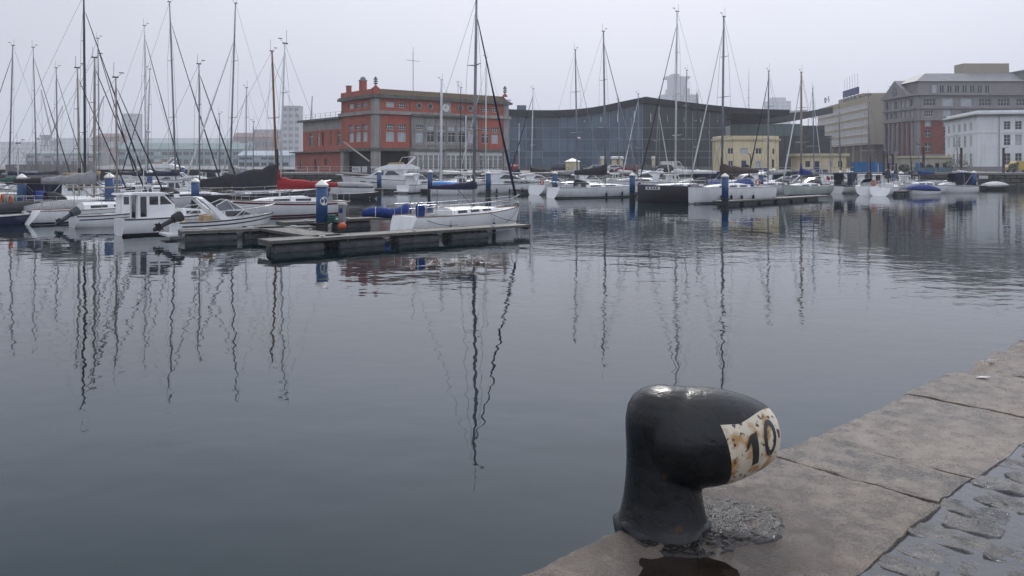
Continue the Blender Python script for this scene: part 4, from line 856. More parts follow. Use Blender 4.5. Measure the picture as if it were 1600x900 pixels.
sailboat((1055,314),(1058,18),L=10,hd=196,fs=1.55,fb=1.7,hull=CHAR,rb=.02,rs=-.2,tf=.85,mmat=ALUW,mr=.13,spr=3,cover=WHTC,cover_l=4.6,furl=.06,fmat=BLKC,det=1,roof=True,coachh=.3,label='charcoal hulled racing yacht with plumb bow and the tallest pale mast')
char_yacht = [x for x in col.objects if x.get('label', '').startswith('charcoal hulled')][0]
chu = Hull(10, .24*10+.75, 1.55, 1.7, .02, -.2, .85)
for z0_, z1_, t0_, t1_, m_, n_ in ((-.42,-.12,.80,.93,CAPW,'name_plate'),(-.36,-.18,.82,.835,BLUEC,'plate_letter'),(-.36,-.18,.845,.86,BLUEC,'plate_letter'),(-.36,-.18,.87,.885,BLUEC,'plate_letter'),(-.36,-.18,.90,.915,BLUEC,'plate_letter')):
    pb = MB(); k_ = 5; sd_ = 1
    P_ = [(chu.P(t0_+(t1_-t0_)*i/k_, chu.q_at(t0_+(t1_-t0_)*i/k_, chu.sheer(.8)+z0_), sd_, .012 if m_ is CAPW else .018), chu.P(t0_+(t1_-t0_)*i/k_, chu.q_at(t0_+(t1_-t0_)*i/k_, chu.sheer(.8)+z1_), sd_, .012 if m_ is CAPW else .018)) for i in range(k_+1)]
    for a_, b_ in zip(P_, P_[1:]): pb.poly([a_[0], b_[0], b_[1], a_[1]])
    pb.build(n_, m_, char_yacht)
sailboat((1128,317),(1131,26),L=11,hd=214,fs=1.5,fb=1.62,rb=.02,rs=-.2,tf=.85,boot=NAVY,mmat=ALU,mr=.12,spr=3,cover=BRNC,cover_h=.85,cover_l=5.2,furl=.07,fmat=WHTC,det=1,buoy=True,fenders=(.35,.5,.62,.72),wins=3,label='white racing yacht with plumb bow and brown sail cover behind the finger')
sailboat((1200,302),(1201,111),L=10,hd=215,mmat=ALU,mr=.11,spr=2,cover=GRYC,furl=.085,fmat=BLKC,det=1,label='white yacht with dark furled jib in front of the yellow house')
sailboat((1252,305),(1252,113),L=10,hd=220,hull=CELADON,fs=1.05,fb=1.3,boot=NAVY,mmat=ALUB,mr=.14,spr=2,cover=BLUEC,cover_h=.8,cover_l=2.2,furl=.10,fmat=WHTC,det=1,flag=REDC,label='pale green hulled yacht with beige mast and bright blue sail cover')
sailboat((1358,303),(1357,152),L=9.5,hd=64,fs=1.1,fb=1.35,rs=-.3,tf=.86,mmat=ALU,spr=2,cover=NAVC,furl=.085,fmat=BLKC,buoy=True,det=1,label='white yacht with broad round stern in front of the blue container')
sailboat((1388,304),(1386,230),L=8.5,hd=55,fs=1.0,fb=1.25,rs=-.6,tf=.84,mmat=ALUD,spr=1,cover=NAVC,cover_h=.8,det=1,label='white yacht with stepped stern and navy cover below the container')
# ---------------------------------------------------------------- motor boats
motorboat((353,368),L=5.2,hd=36,B=2.3,fs=.85,fb=1.15,kind='sport',ob=BLK,tilt=62,stripe=CHAR,label='small white sport cruiser with radar arch at the short finger')
motorboat((279,363),L=6.2,hd=42,B=2.05,fs=.9,fb=1.15,kind='pilot',boot=BLK,roofm=GEL,trimm=BLK,label='white pilothouse fishing boat with dark cabin windows and rusty skeg')
motorboat((186,352),L=5.2,hd=42,fs=.7,fb=.95,kind='launch',ob=OBM,tilt=55,stripe=NAVY,label='small white launch with a tilted grey outboard')
motorboat((13,350),L=4.6,hd=42,fs=.5,fb=.7,kind='open',hull=NAVY,ob=BLK,tilt=40,label='dark blue open workboat at the photo edge')
motorboat((262,322),L=7.5,hd=20,fs=1.0,fb=1.35,kind='launch',hull=TEALH,trimm=GEL,label='teal hulled launch with white wheelhouse behind the pilothouse boat')
motorboat((330,318),L=7,hd=15,fs=1.4,fb=1.7,kind='covered',hull=GEL,cover=GRNC,label='high white boat with a teal green cover behind the blue pile') if False else None
motorboat((326,318),L=7.2,hd=12,fs=1.15,fb=1.5,kind='express',hull=TEALH,roofm=GEL,label='white topped cruiser with teal hull behind the blue pile')
motorboat((214,311),L=6,hd=40,fs=.9,fb=1.2,kind='covered',cover=TANC,label='boat under a tan canvas cover among the left masts')
motorboat((100,326),L=6.5,hd=42,fs=.9,fb=1.2,kind='launch',label='white launch moored between the beige masted sloops and the ketch')
motorboat((60,332),L=6,hd=42,fs=.8,fb=1.1,kind='covered',cover=GRNC,label='boat under a green cover beside the leftmost lifebuoy')
motorboat((216,330),L=6.2,hd=42,fs=.8,fb=1.05,kind='launch',label='white launch just beyond the pilothouse boat')
motorboat((75,322),L=7,hd=222,fs=.9,fb=1.2,kind='bimini',cover=BLKC,label='boat with a black canopy between the blue pile and the ketch')
motorboat((165,318),L=7,hd=42,fs=1.0,fb=1.3,kind='pilot',hull=NAVY,roofm=TANC,label='navy pilothouse boat with a tan roof by the blue pile')
motorboat((45,312),L=7,hd=222,fs=1.0,fb=1.3,kind='launch',hull=CREAM,label='cream launch among the leftmost masts')
motorboat((120,306),L=8,hd=42,fs=1.1,fb=1.4,kind='covered',hull=CHAR,cover=BLKC,label='dark boat under a black cover below the black mast')
motorboat((250,309),L=7,hd=222,fs=1.0,fb=1.3,kind='covered',cover=NAVC,label='boat under a navy cover beside the blue pile')
motorboat((395,306),L=7.5,hd=40,fs=1.0,fb=1.3,kind='bimini',cover=BLKC,label='white boat with a black canopy behind the sagging boom tent')
motorboat((232,288),L=14,hd=185,fs=1.6,fb=2.1,kind='fly',label='large white motor yacht with portholes before the grey sheds')
motorboat((360,289),L=9,hd=20,fs=1.1,fb=1.5,kind='express',label='white express cruiser below the light blue shed')
motorboat((405,288),L=7,hd=200,fs=1.0,fb=1.3,kind='express',label='smaller white cruiser next to the mossy quay wall')
motorboat((322,288),L=7,hd=195,fs=1.0,fb=1.3,kind='launch',label='distant white launch between the sheds and the quay')
motorboat((602,297),L=12.6,hd=186,B=4.0,fs=1.45,fb=2.15,kind='fly',label='white flybridge motor yacht with beige cover in front of the orange building')
motorboat((655,301),L=7,hd=60,fs=1.1,fb=1.4,kind='express',boot=NAVY,label='white cruiser with its lettered stern towards the fairway')
motorboat((688,300),L=6,hd=185,fs=.8,fb=1.05,kind='covered',hull=GEL,cover=SKYC,label='boat under a bright blue cover beside the blue pile')
motorboat((800,302),L=11,hd=8,B=3.7,fs=1.2,fb=1.6,kind='express',fenders=(-.3,-.45,-.6,-.72),label='large white express cruiser with dark side glass and fenders')
motorboat((735,296),L=8,hd=190,fs=1.0,fb=1.3,kind='launch',label='white launch with low cabin behind the navy sail cover')
motorboat((964,295),L=6,hd=190,fs=1.1,fb=1.3,kind='launch',hull=REDH,label='small red hulled launch with white wheelhouse')
motorboat((1000,299),L=9,hd=190,fs=1.3,fb=1.6,kind='express',hull=GEL,label='white cruiser with long foredeck behind the charcoal yacht')
motorboat((1090,300),L=8.5,hd=190,fs=1.2,fb=1.4,kind='bimini',cover=WHTC,label='white boat with long pale awning over blue screens')
motorboat((1160,300),L=8,hd=195,fs=1.1,fb=1.3,kind='express',label='white cruiser with dark glass behind the brown sail cover')
motorboat((1225,298),L=7,hd=195,fs=1.0,fb=1.3,kind='sport',label='white sport boat behind the blue sail cover')
motorboat((1290,299),L=7,hd=30,fs=1,fb=1.3,kind='launch',label='white launch beside the red flag')
motorboat((1342,297),L=7,hd=70,fs=1,fb=1.3,kind='launch',label='white wheelhouse launch below the yellow hut')
motorboat((1375,297),L=6.5,hd=60,fs=1,fb=1.2,kind='pilot',label='small pilothouse boat with pale cabin below the container')
motorboat((1436,304),L=5,hd=195,fs=.6,fb=.8,kind='covered',cover=BLUEC,label='small boat with a blue cover at the short finger')
motorboat((1458,299),L=6,hd=190,fs=.9,fb=1.1,kind='covered',cover=GRYC,label='boat under a rounded grey cover beside the canopy boat')
motorboat((1489,301),L=6,hd=186,fs=.9,fb=1.1,kind='bimini',cover=NAVC,label='white boat with a square navy canopy by the quay wall')
motorboat((1558,296.5),L=4.2,hd=5,fs=.6,fb=.75,kind='covered',hull=BLK,cover=WHTC,rails=False,label='small dinghy under a white cover at the far pontoon')
motorboat((1310,297),L=6,hd=200,fs=.9,fb=1.2,kind='express',label='small white cruiser between the navy hull and the red flag')
motorboat((1412,298),L=6,hd=30,fs=.9,fb=1.2,kind='launch',label='small white launch below the cream pavilion')
motorboat((1240,295),L=8,hd=20,fs=1.0,fb=1.3,kind='bimini',cover=GRYC,label='white boat with a grey canopy before the yellow hut')
motorboat((1182,296),L=8,hd=200,fs=1.1,fb=1.4,kind='express',label='white cruiser moored in front of the curved lamp post')
motorboat((925,298),L=8,hd=20,fs=1.0,fb=1.3,kind='express',label='white cruiser behind the heavy black sail cover')
motorboat((1045,297),L=8,hd=20,fs=1.0,fb=1.3,kind='launch',label='white launch behind the mast of the charcoal yacht')
motorboat((540,303),L=7,hd=195,fs=.9,fb=1.2,kind='covered',cover=GRYC,label='white boat under a grey cover before the mossy wall')
motorboat((715,304),L=6.5,hd=10,fs=.9,fb=1.2,kind='launch',label='white launch just under the navy covered boom')
motorboat((845,299),L=8,hd=12,fs=1.0,fb=1.3,kind='express',label='white cruiser behind the blue pile between two open sterns')
motorboat((1105,303),L=7.5,hd=200,fs=1.1,fb=1.4,kind='covered',cover=BLUEC,label='white boat with a blue cover behind the white racing yacht')
motorboat((1268,301),L=7,hd=215,fs=.9,fb=1.2,kind='sport',label='white sport boat between the pale green yacht and the navy sloop')
motorboat((1328,301),L=7,hd=40,fs=.9,fb=1.2,kind='bimini',cover=NAVC,label='white boat with navy canopy beside the broad round stern')
motorboat((88,334),L=6.4,hd=42,fs=.8,fb=1.05,kind='bimini',cover=GRYC,label='low white boat with a grey canopy between the beige masts')
motorboat((118,344),L=6.2,hd=42,fs=.75,fb=1.0,kind='covered',cover=GRYC,label='low white boat under a grey cover between the raked transom sloop and the lifebuoys')
motorboat((44,345),L=6,hd=42,fs=.7,fb=.95,kind='covered',cover=BLKC,label='low white boat under a black cover behind the dark blue workboat')
motorboat((560,311),L=5.2,hd=30,fs=.6,fb=.8,kind='open',hull=CHAR,label='dark open boat moored before the mossy wall')
# inflatable dinghy in blue canvas on the pontoon, beside the sloop
o = empty('covered_dinghy', (-7.35, 47.2, .58), R(8), 'rolled dinghy in royal blue canvas beside the sloop stern', 'dinghy')
mb = MB(); n = 12
mb.loft([[(x_, (.34+.12*(x_ > .6))*cos(2*pi*k/12)*f, .40+.30*f*(1+.35*(x_ > .9))*sin(2*pi*k/12)-.06*sin(3*x_)) for k in range(12)] for x_, f in ((-1.3,.25),(-1.2,.7),(-.8,.9),(-.2,1),(.3,1),(.8,1.15),(1.2,1.3),(1.45,1.05),(1.55,.4))])
mb.build('cover', BLUEC, o, smooth=True)
for x_ in (.95, -.5):
    mb = MB(); mb.ring((x_,0,.40), .42 if x_ > 0 else .33, .02, 14, 4); mb.build('strap', CAPW, o)
mb = MB(); mb.box(-.9,1.2,-.25,.25,0,.12); mb.build('cradle', PEDGE, o)
o = empty('service_pedestal', (-9.25, 44.6, .58), R(-20), 'grey service pedestal beside the nearest blue pile', 'pedestal')
MB().box(-.16,.16,-.13,.13,0,1.0).build('post', GRYC, o); MB().box(-.19,.19,-.16,.16,1.0,1.12).build('head', CAPW, o); MB().box(-.10,.10,-.145,-.132,.55,.8).build('socket_panel', BLUEC, o)
o = empty('hose_reel', (-9.75, 44.2, .58), 0, 'coiled green hose on the walkway by the pedestal', 'hose'); mb = MB()
for k in range(4): mb.ring((0,0,.10+.11*k), .22-.02*(k % 2), .05, 14, 5, 'z')
mb.build('coil', GRNC, o, smooth=True)
mb = MB(); mb.ball((0,0,.2),.22,.22,.2,10,6); b_ = mb.build('mooring_buoy', ORNG, smooth=True, label='small orange buoy lying on the pontoon below the pile', cat='buoy'); b_.location = (-8.7,42.0,.40)
mb = MB(); mb.tube([(0,0,-1),(0,0,1.75)], .05, 8); q = mb.build('marker_post', STEEL, label='thin grey marker post in the water off the finger end', cat='post'); q.location = (1.0, 44.8, 0)
# ---------------------------------------------------------------- far quay and land
PAVE = mk('promenade_paving', (.16,.155,.15), (.11,.108,.105), 2, .6, bump=.3, bscale=10)
MB().add([(-44,143.4,QZ),(1200,143.4,QZ),(3200,600,QZ),(3200,3200,QZ),(-3200,3200,QZ),(-3200,232,QZ),(-44,232,QZ)], [tuple(range(7))]).build('ground', PAVE, kind='structure')
QST = [mk('quay_stone_%s' % n_, c_, tuple(x*.6 for x in c_), 1.2, .7, bump=.8, bscale=6, streak=.5) for n_, c_ in (('grey',(.105,.10,.09)),('mossy',(.075,.08,.055)),('brown',(.10,.085,.07)))]
qw = empty('quay_wall', (0, 143.4, 0), 0, 'mossy stone quay wall along the far side of the harbour', 'quay wall')
MB().box(-44, 260, .0, .5, -1, QZ-.02).build('core', QW, qw); MB().box(-44.2, 260, -.62, .3, QZ-.28, QZ+.02).build('coping', mk('quay_coping', (.24,.23,.21), (.17,.16,.15), 1, .6, streak=.3), qw)
bm_ = []
for k in range(6):
    rj = random.Random(k); L0 = 2.0; j_ = lambda: rj.uniform(-.03,.03)
    mb = MB(); mb.add([(.03,0,.03),(L0-.03,0,.03),(L0-.03,0,.72),(.03,0,.72),(.10+j_(),-.45+j_(),.09),(L0-.1+j_(),-.45+j_(),.09),(L0-.1+j_(),-.45+j_(),.66),(.1+j_(),-.45+j_(),.66)], [(4,5,6,7),(0,1,5,4),(1,2,6,5),(2,3,7,6),(3,0,4,7)])
    bm_.append(mb.mesh('stone', QST[k % 3]))
for c_ in range(3):
    for k in range(85):
        link('stone', bm_[(k*7+c_*5) % 6 if random.random() < .7 else random.randrange(6)], qw, (-44+k*2.0+(c_ % 2)*1.0, random.uniform(-.04,.04), -.28+c_*.74))
# ---------------------------------------------------------------- building helpers
def facade(b, p0, u, W, z0, z1, wins, mat, depth=.22, name='wall', frame=None, kinds=None):
    """one wall skin with real openings; wins = (a0,a1,b0,b1[,kind]) measured along and up the wall"""
    u = Vector(u); nrm = Vector((u.y, -u.x)); P = lambda a, z, dd=0: (p0[0]+u.x*a-nrm.x*dd, p0[1]+u.y*a-nrm.y*dd, z)
    xs = sorted(set([0, W]+[q for w_ in wins for q in w_[:2]])); zs = sorted(set([z0, z1]+[q for w_ in wins for q in w_[2:4]]))
    mb = MB()
    for i in range(len(xs)-1):
        for j in range(len(zs)-1):
            cx_, cz_ = (xs[i]+xs[i+1])/2, (zs[j]+zs[j+1])/2
            if any(w_[0] < cx_ < w_[1] and w_[2] < cz_ < w_[3] for w_ in wins): continue
            mb.poly([P(xs[i],zs[j]), P(xs[i+1],zs[j]), P(xs[i+1],zs[j+1]), P(xs[i],zs[j+1])])
    for w_ in wins:
        a0,a1,b0,b1 = w_[:4]
        for q in ([P(a0,b0),P(a0,b1),P(a0,b1,depth),P(a0,b0,depth)], [P(a1,b1),P(a1,b0),P(a1,b0,depth),P(a1,b1,depth)], [P(a0,b1),P(a1,b1),P(a1,b1,depth),P(a0,b1,depth)], [P(a1,b0),P(a0,b0),P(a0,b0,depth),P(a1,b0,depth)]): mb.poly(q)
    o = mb.build(name, mat, b)
    for w_ in wins:
        a0,a1,b0,b1 = w_[:4]; k = w_[4] if len(w_) > 4 else 'plain'
        if k: window(b, P(a0,b0,depth-.10), math.atan2(u.y,u.x), a1-a0, b1-b0, k)
    return o
WF = mk('window_frame_white', (.68,.68,.67), (.55,.55,.54), 3, .5); WFD = mk('window_frame_dark', (.05,.05,.055), None, 3, .5)
GL2 = mk('window_glass', (.035,.042,.05), (.02,.025,.03), .7, .1, spec=.45); CURT = mk('window_curtain', (.42,.47,.50), (.30,.34,.37), .5, .35)
GLH = mk('window_glass_hotel', (.30,.33,.40), (.20,.23,.29), .35, .15, spec=.6)
wcache = {}
def window(b, p, rz, w_, h_, kind):
    key = (round(w_,2), round(h_,2), kind)
    if key not in wcache:
        t_ = .07 if w_ < 2.4 else .09; mb = MB(); dk = WFD if kind in ('dark','door') else WF
        mb.box(0,t_,0,.08,0,h_); mb.box(w_-t_,w_,0,.08,0,h_); mb.box(t_,w_-t_,0,.08,h_-t_,h_); mb.box(t_,w_-t_,0,.08,0,t_)
        nv, nh = {'plain':(1,0),'cross':(1,1),'grid':(3,1),'tall':(1,1),'curtain':(1,0),'dark':(1,0),'french':(3,1),'door':(0,0),'hotel':(1,0),'sash':(1,2)}[kind]
        for k in range(nv):
            c_ = w_*(k+1)/(nv+1); mb.box(c_-.035,c_+.035,.01,.07,t_,h_-t_)
        for k in range(nh):
            c_ = h_*(.72 if kind in ('tall','french') else (k+1)/(nh+1)); mb.box(t_,w_-t_,.015,.065,c_-.035,c_+.035)
        pm = MB().box(t_*.5,w_-t_*.5,.03,.05,t_*.5,h_-t_*.5).mesh('pane', DOORM if kind == 'door' else CURT if kind == 'curtain' else GLH if kind == 'hotel' else GL2)
        wcache[key] = (mb.mesh('window', dk), pm)
    f, pm = wcache[key]
    if kind in ('tall','grid','plain','sash','cross') and random.random() < .28:               # a blind or curtain drawn behind some panes
        if key+('c',) not in wcache:
            me = pm.copy(); me.materials.clear(); me.materials.append(CURT); wcache[key+('c',)] = me
        pm = wcache[key+('c',)]
    o = link('door' if kind == 'door' else 'window', f, b, p, rz); link('panel' if kind == 'door' else 'pane', pm, o); return o
DOORM = mk('door_blue', (.03,.05,.14), (.02,.035,.1), 2, .5)
def hbox(b, name, mat, x0,x1,y0,y1,z0,z1): return MB().box(x0,x1,y0,y1,z0,z1).build(name, mat, b)
BG = 'buildings along the far quay'
# ---------------------------------------------------------------- the orange clock building
ORW = mk('orange_render', (.41,.105,.066), (.32,.084,.056), .35, .8, streak=.3); GRW = mk('grey_render', (.34,.32,.30), (.25,.235,.22), .5, .8, streak=.35)
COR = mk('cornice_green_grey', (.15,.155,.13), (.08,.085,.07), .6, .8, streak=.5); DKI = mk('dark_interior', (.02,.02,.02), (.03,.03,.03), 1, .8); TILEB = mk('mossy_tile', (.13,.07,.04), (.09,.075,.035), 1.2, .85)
rb_ = empty('clock_building', (-25.5, 152, QZ), R(38), 'orange and grey harbour building with a clock and corner finials', 'building')
W = 31; bays = [8.7,11.2,13.7,16.1,18.6,21.1]
fw = []
for a in (2.4,4.9): fw += [(a,a+1.9,5.8,7.75,'curtain'),(a,a+1.9,8.1,9.1,'grid'),(a,a+1.9,12.25,13.25,'grid')]
for a in (24.5,27.0): fw += [(a,a+1.9,5.8,7.75,'tall'),(a,a+1.9,8.1,9.1,'grid'),(a,a+1.9,12.25,13.25,'grid')]
def sub(ws, a, b_): return [(w_[0]-a, w_[1]-a)+tuple(w_[2:]) for w_ in ws if w_[0] >= a and w_[1] <= b_]
facade(rb_, (1.2,0), (1,0), 6.6, 4.4, 14.1, sub(fw,1.2,7.8), ORW, .3)
facade(rb_, (23.3,0), (1,0), 6.7, 4.4, 14.1, sub(fw,23.3,30), ORW, .3)
gw = []
for a in bays: gw += [(a,a+1.75,5.8,7.8,'tall'),(a,a+1.75,8.2,9.1,'grid')]
facade(rb_, (7.8,-.35), (1,0), 15.5, 4.4, 11.3, sub(gw,7.8,23.3), GRW, .3); facade(rb_, (7.8,0), (1,0), 15.5, 11.3, 14.1, [], ORW)
for x in (7.8, 23.3): facade(rb_, (x,0) if x < 9 else (x,-.35), (0,-1) if x < 9 else (0,1), .35, 4.4, 11.3, [], GRW)
for a in bays:                                             # pilasters between the bays
    hbox(rb_, 'pilaster', GRW, a-.45, a-.15, -.5, -.352, 4.6, 10.4)
hbox(rb_, 'sill_band', GRW, 7.8, 23.3, -.55, -.352, 5.2, 5.5)
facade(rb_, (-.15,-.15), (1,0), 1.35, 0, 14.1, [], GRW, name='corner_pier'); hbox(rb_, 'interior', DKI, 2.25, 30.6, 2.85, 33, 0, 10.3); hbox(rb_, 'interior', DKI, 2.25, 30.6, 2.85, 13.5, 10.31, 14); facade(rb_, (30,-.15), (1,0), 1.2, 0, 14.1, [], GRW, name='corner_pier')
hbox(rb_, 'corner_pier', GRW, 31.0, 31.2, -.148, .9, 0, 14.1)
facade(rb_, (-.15,1.2), (0,-1), 1.35, 0, 14.1, [], GRW, name='corner_pier')
lw = []
for a in (3.2,6.0,8.8): lw += [(a,a+2.1,5.8,7.75,'curtain' if a > 4 else 'tall'),(a,a+2.1,8.1,9.1,'grid'),(a,a+2.1,12.25,13.25,'grid')]
facade(rb_, (0,13.7), (0,-1), 12.5, 4.4, 14.1, lw, ORW, .3)
facade(rb_, (31.1,.9), (0,1), 14, 0, 14.1, [], GRW)
for z0, z1, ov, mt in ((10.9,11.55,.55,GRW),(4.05,4.6,.35,COR),(13.9,14.35,.75,COR),(14.35,14.6,.45,COR)):
    hbox(rb_, 'cornice', mt, -ov, 31.2+ov, -ov, 14+.002*z0, z0, z1)
hbox(rb_, 'balcony_slab', COR, 7.6, 23.5, -1.15, -.56, 10.7, 11.1)
MB().add([(-.1,-.1,14.6),(31.3,-.1,14.6),(31.3,13.9,14.6),(-.1,13.9,14.6),(.5,.9,15.7),(30.7,.9,15.7),(30.7,13,15.7),(.5,13,15.7)], [(0,1,5,4),(1,2,6,5),(2,3,7,6),(3,0,4,7),(4,5,6,7)]).build('roof', TILEB, rb_)
facade(rb_, (-.11,13.7), (0,-1), 13.8, 14.6, 15.6, [], ORW, name='parapet'); hbox(rb_, 'parapet', ORW, -.11, 1.0, -.12, .9, 14.6, 15.8)
for x, y in ((.45,.4),(30.8,.4)):
    fo = MB().lathe([(.75,15.6),(.5,16.2),(.22,16.5),(.12,16.8)], 8).build('finial', ORW, rb_); fo.location = (x, y, 15.6*.28); fo.scale = (.8,.8,.72)
    mb = MB()
    for z in (17.0,17.55,18.1): mb.lathe([(.10,z-.24),(.5,z-.12),(.55,z),(.42,z+.14),(.10,z+.24)], 10)
    mb.lathe([(.1,18.2),(.3,18.45),(.02,18.8)], 8); mb.build('scrollwork', CHAR, fo)
for y, w_, z1 in ((12.0,.8,16.9),(6.2,1.1,17.6)):
    c_ = hbox(rb_, 'chimney', ORW, .6, .6+w_, y, y+w_, 14.6, z1)
    MB().box(.5,.7+w_,y-.1,y+w_+.1,z1,z1+.18).build('cap', GRW, c_)
    if w_ > 1: MB().ball((.6+w_/2, y+w_/2, z1+.35), .55,.55,.5,10,6).build('cowl', GRYC, c_)
for x in (9.6,12.1,19.2,21.6):                                   # oculi
    mb = MB(); mb.ring((x,-.02,12.75), .55, .16, 18, 6, 'y'); oc = mb.build('oculus', GRW, rb_, smooth=True)
    MB().tube([(x,-.05,12.75),(x,-.02,12.75)], .5, 18).build('pane', GL2, oc)
hbox(rb_, 'clock_surround', GRW, 14.3, 16.8, -.30, -.002, 11.6, 14.5)
MB().tube([(15.55,-.42,12.6),(15.55,-.302,12.6)], .78, 24).build('clock_face', WF, rb_)
mb = MB(); mb.box(15.5,15.6,-.46,-.43,12.55,13.1); mb.box(15.15,15.6,-.46,-.43,12.55,12.65); mb.build('clock_hands', BLK, rb_)
for x, y0 in ((7.55,-.09),(23.55,-.09),(.95,-.24)): hbox(rb_, 'drainpipe', COR, x, x+.13, y0, y0+.085, 4.65, 13.85)
# arcade at quay level
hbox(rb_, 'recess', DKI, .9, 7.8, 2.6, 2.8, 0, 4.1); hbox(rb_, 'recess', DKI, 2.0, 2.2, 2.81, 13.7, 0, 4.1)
hbox(rb_, 'pillar', GRW, 7.5, 8.3, -.3, .6, 0, 4.05)
for x0, x1 in ((8.3,15.3),(15.9,22.9),(23.8,30)):
    n = 6 if x1-x0 > 6.5 else 5; q = (x1-x0)/n
    facade(rb_, (x0,.12), (1,0), x1-x0, 0, 4.05, [(k*q+.08,(k+1)*q-.08,.5,3.35,'french') for k in range(n)], WF, .12, name='glazed_front')
for x in (15.3, 22.9): hbox(rb_, 'pillar', GRW, x, x+(.6 if x < 20 else .9), -.3, .5, 0, 4.05)
hbox(rb_, 'pillar', GRW, -.1, 1.2, 12.6, 13.8, 0, 4.05)
aw = hbox(rb_, 'flagpole', GRW, 11.9, 12.0, 6, 6.1, 15.7, 24.0); mb = MB(); mb.box(10.4,13.5,6,6.06,22.2,22.28); mb.tube([(11.95,6.05,24),(11.95,6.05,25)],.04,4); mb.build('yard', GRW, aw)
mb = MB(); mb.box(21.4,21.46,4,4.06,15.7,18.6); mb.box(20.9,22,4,4.05,18.4,18.5); mb.box(21.1,21.8,4.02,4.06,18.0,18.06); mb.build('aerial', GRYC, rb_)
# lower wing
ww = [(1.2,3.0,5.3,8.2,'tall'),(5.2,6.1,5.3,8.2,'tall'),(9.2,10.2,5.3,8.2,'dark'),(14.4,16.6,5.3,8.2,'tall'),(11.2,12.3,5.3,8.2,'curtain')]
facade(rb_, (.6,33.4), (0,-1), 19.65, 4.2, 8.6, [(19.65-w_[1],19.65-w_[0])+tuple(w_[2:]) for w_ in ww], ORW, .3, name='wing_wall')
facade(rb_, (.6,33.4), (0,-1), 19.65, 8.6, 10.6, [], GRW, name='wing_frieze'); hbox(rb_, 'wing_roof', COR, -.4, 14, 13.76, 34.2, 10.6, 11.0)
facade(rb_, (1.2,39), (0,-1), 25.2, 0, 4.0, [(2,3.6,.2,2.6,'plain'),(10,11.5,.3,2.6,'dark'),(15,16.6,1.4,2.6,'dark')], ORW, .3, name='wing_base'); hbox(rb_, 'wing_terrace', COR, .2, 14, 13.77, 40, 4.0, 4.25)
mb = MB()
for k in range(9): mb.box(.1,.16,14+2.4*k,14.06+2.4*k,11,12.1)
for z in (11.5,12.05): mb.box(.1,.15,14,33.6,z,z+.05)
mb.build('roof_railing', STEEL, rb_)
# ---------------------------------------------------------------- glass hall with the wave roof
GLB = [mk('hall_glass_%d' % k, c_, tuple(x*.8 for x in c_), .05, .12, spec=.6) for k, c_ in enumerate([(.055,.105,.155),(.08,.14,.20),(.04,.08,.125)])]
GLD = [mk('hall_dark_%d' % k, c_, tuple(x*.8 for x in c_), .05, .3) for k, c_ in enumerate([(.026,.028,.034),(.032,.034,.040)])]
ROOFD = mk('hall_roof', (.055,.055,.062), (.04,.04,.046), .2, .6); MULL = mk('hall_mullion', (.26,.30,.34), None, 1, .5)
hall = empty('glass_hall', (0, 214, QZ), 0, 'long blue glass hall with a dark wavy roof rising to a ridge', 'building')
def HX(px): return wx(px, 214)
def HZ(py): return wz(py, 214)-QZ
RT = [(770,171.5),(795,171.3),(820,172.6),(850,173),(872,172.8),(900,171.4),(925,168.5),(945,165),(975,158.5),(1007,152),(1030,155.5),(1067,160),(1100,164),(1142,168.5),(1180,171),(1230,172.5)]
def roofy(px):
    for (a, ya), (b_, yb) in zip(RT, RT[1:]):
        if a <= px <= b_: return ya+(yb-ya)*(px-a)/(b_-a)
mb = MB(); rings = []
for px, py in RT:
    th = 10.5 if px < 1000 else 8
    rings.append([(HX(px),-1.5,HZ(py+th)),(HX(px),-2.2,HZ(py)),(HX(px),30,HZ(py)),(HX(px),30,HZ(py+th))])
mb.loft(rings); mb.build('roof', ROOFD, hall)
cols = [(770+26*k, 796+26*k) for k in range(14)]
zr = [0, 3.2, 4.9, 8.0, 11.0]
for x0, x1 in cols:
    dk = x0 >= 1000
    for r_ in range(5):
        za = zr[r_]; m_ = random.choice(GLD if dk else GLB)
        for h_ in range(2):
            xa = x0+(x1-x0)*h_/2; xb = x0+(x1-x0)*(h_+1)/2
            t0_, t1_ = (zr[r_+1],)*2 if r_ < 4 else (HZ(roofy(xa)+10), HZ(roofy(xb)+10))
            X0, X1 = HX(xa)+.05, HX(xb)-.05
            MB().add([(X0,0,za+.04),(X1,0,za+.04),(X1,0,t1_-.04),(X0,0,t0_-.04),(X0,.12,za+.04),(X1,.12,za+.04),(X1,.12,t1_-.04),(X0,.12,t0_-.04)], [(0,1,2,3),(0,4,5,1),(1,5,6,2),(2,6,7,3),(3,7,4,0)]).build('glass_panel', m_, hall)
mb = MB()
for k, (x0, x1) in enumerate(cols): mb.box(HX(x0)-.07, HX(x0)+.07, -.25, -.02, 0, HZ(roofy(x0)+12))
for z in zr[1:]: mb.box(HX(770), HX(1134), -.14, -.03, z-.06, z+.06)
mb.build('mullions', MULL, hall); hbox(hall, 'back_wall', GLD[0], HX(770), HX(1134), .3, 28, 0, 12.5)
hbox(hall, 'plinth', PAVE, HX(765), HX(1140), -1.2, -.3, 0, .9)
hbox(hall, 'roof_lantern', GLB[1], HX(808), HX(823), 8, 12, HZ(173), HZ(161))
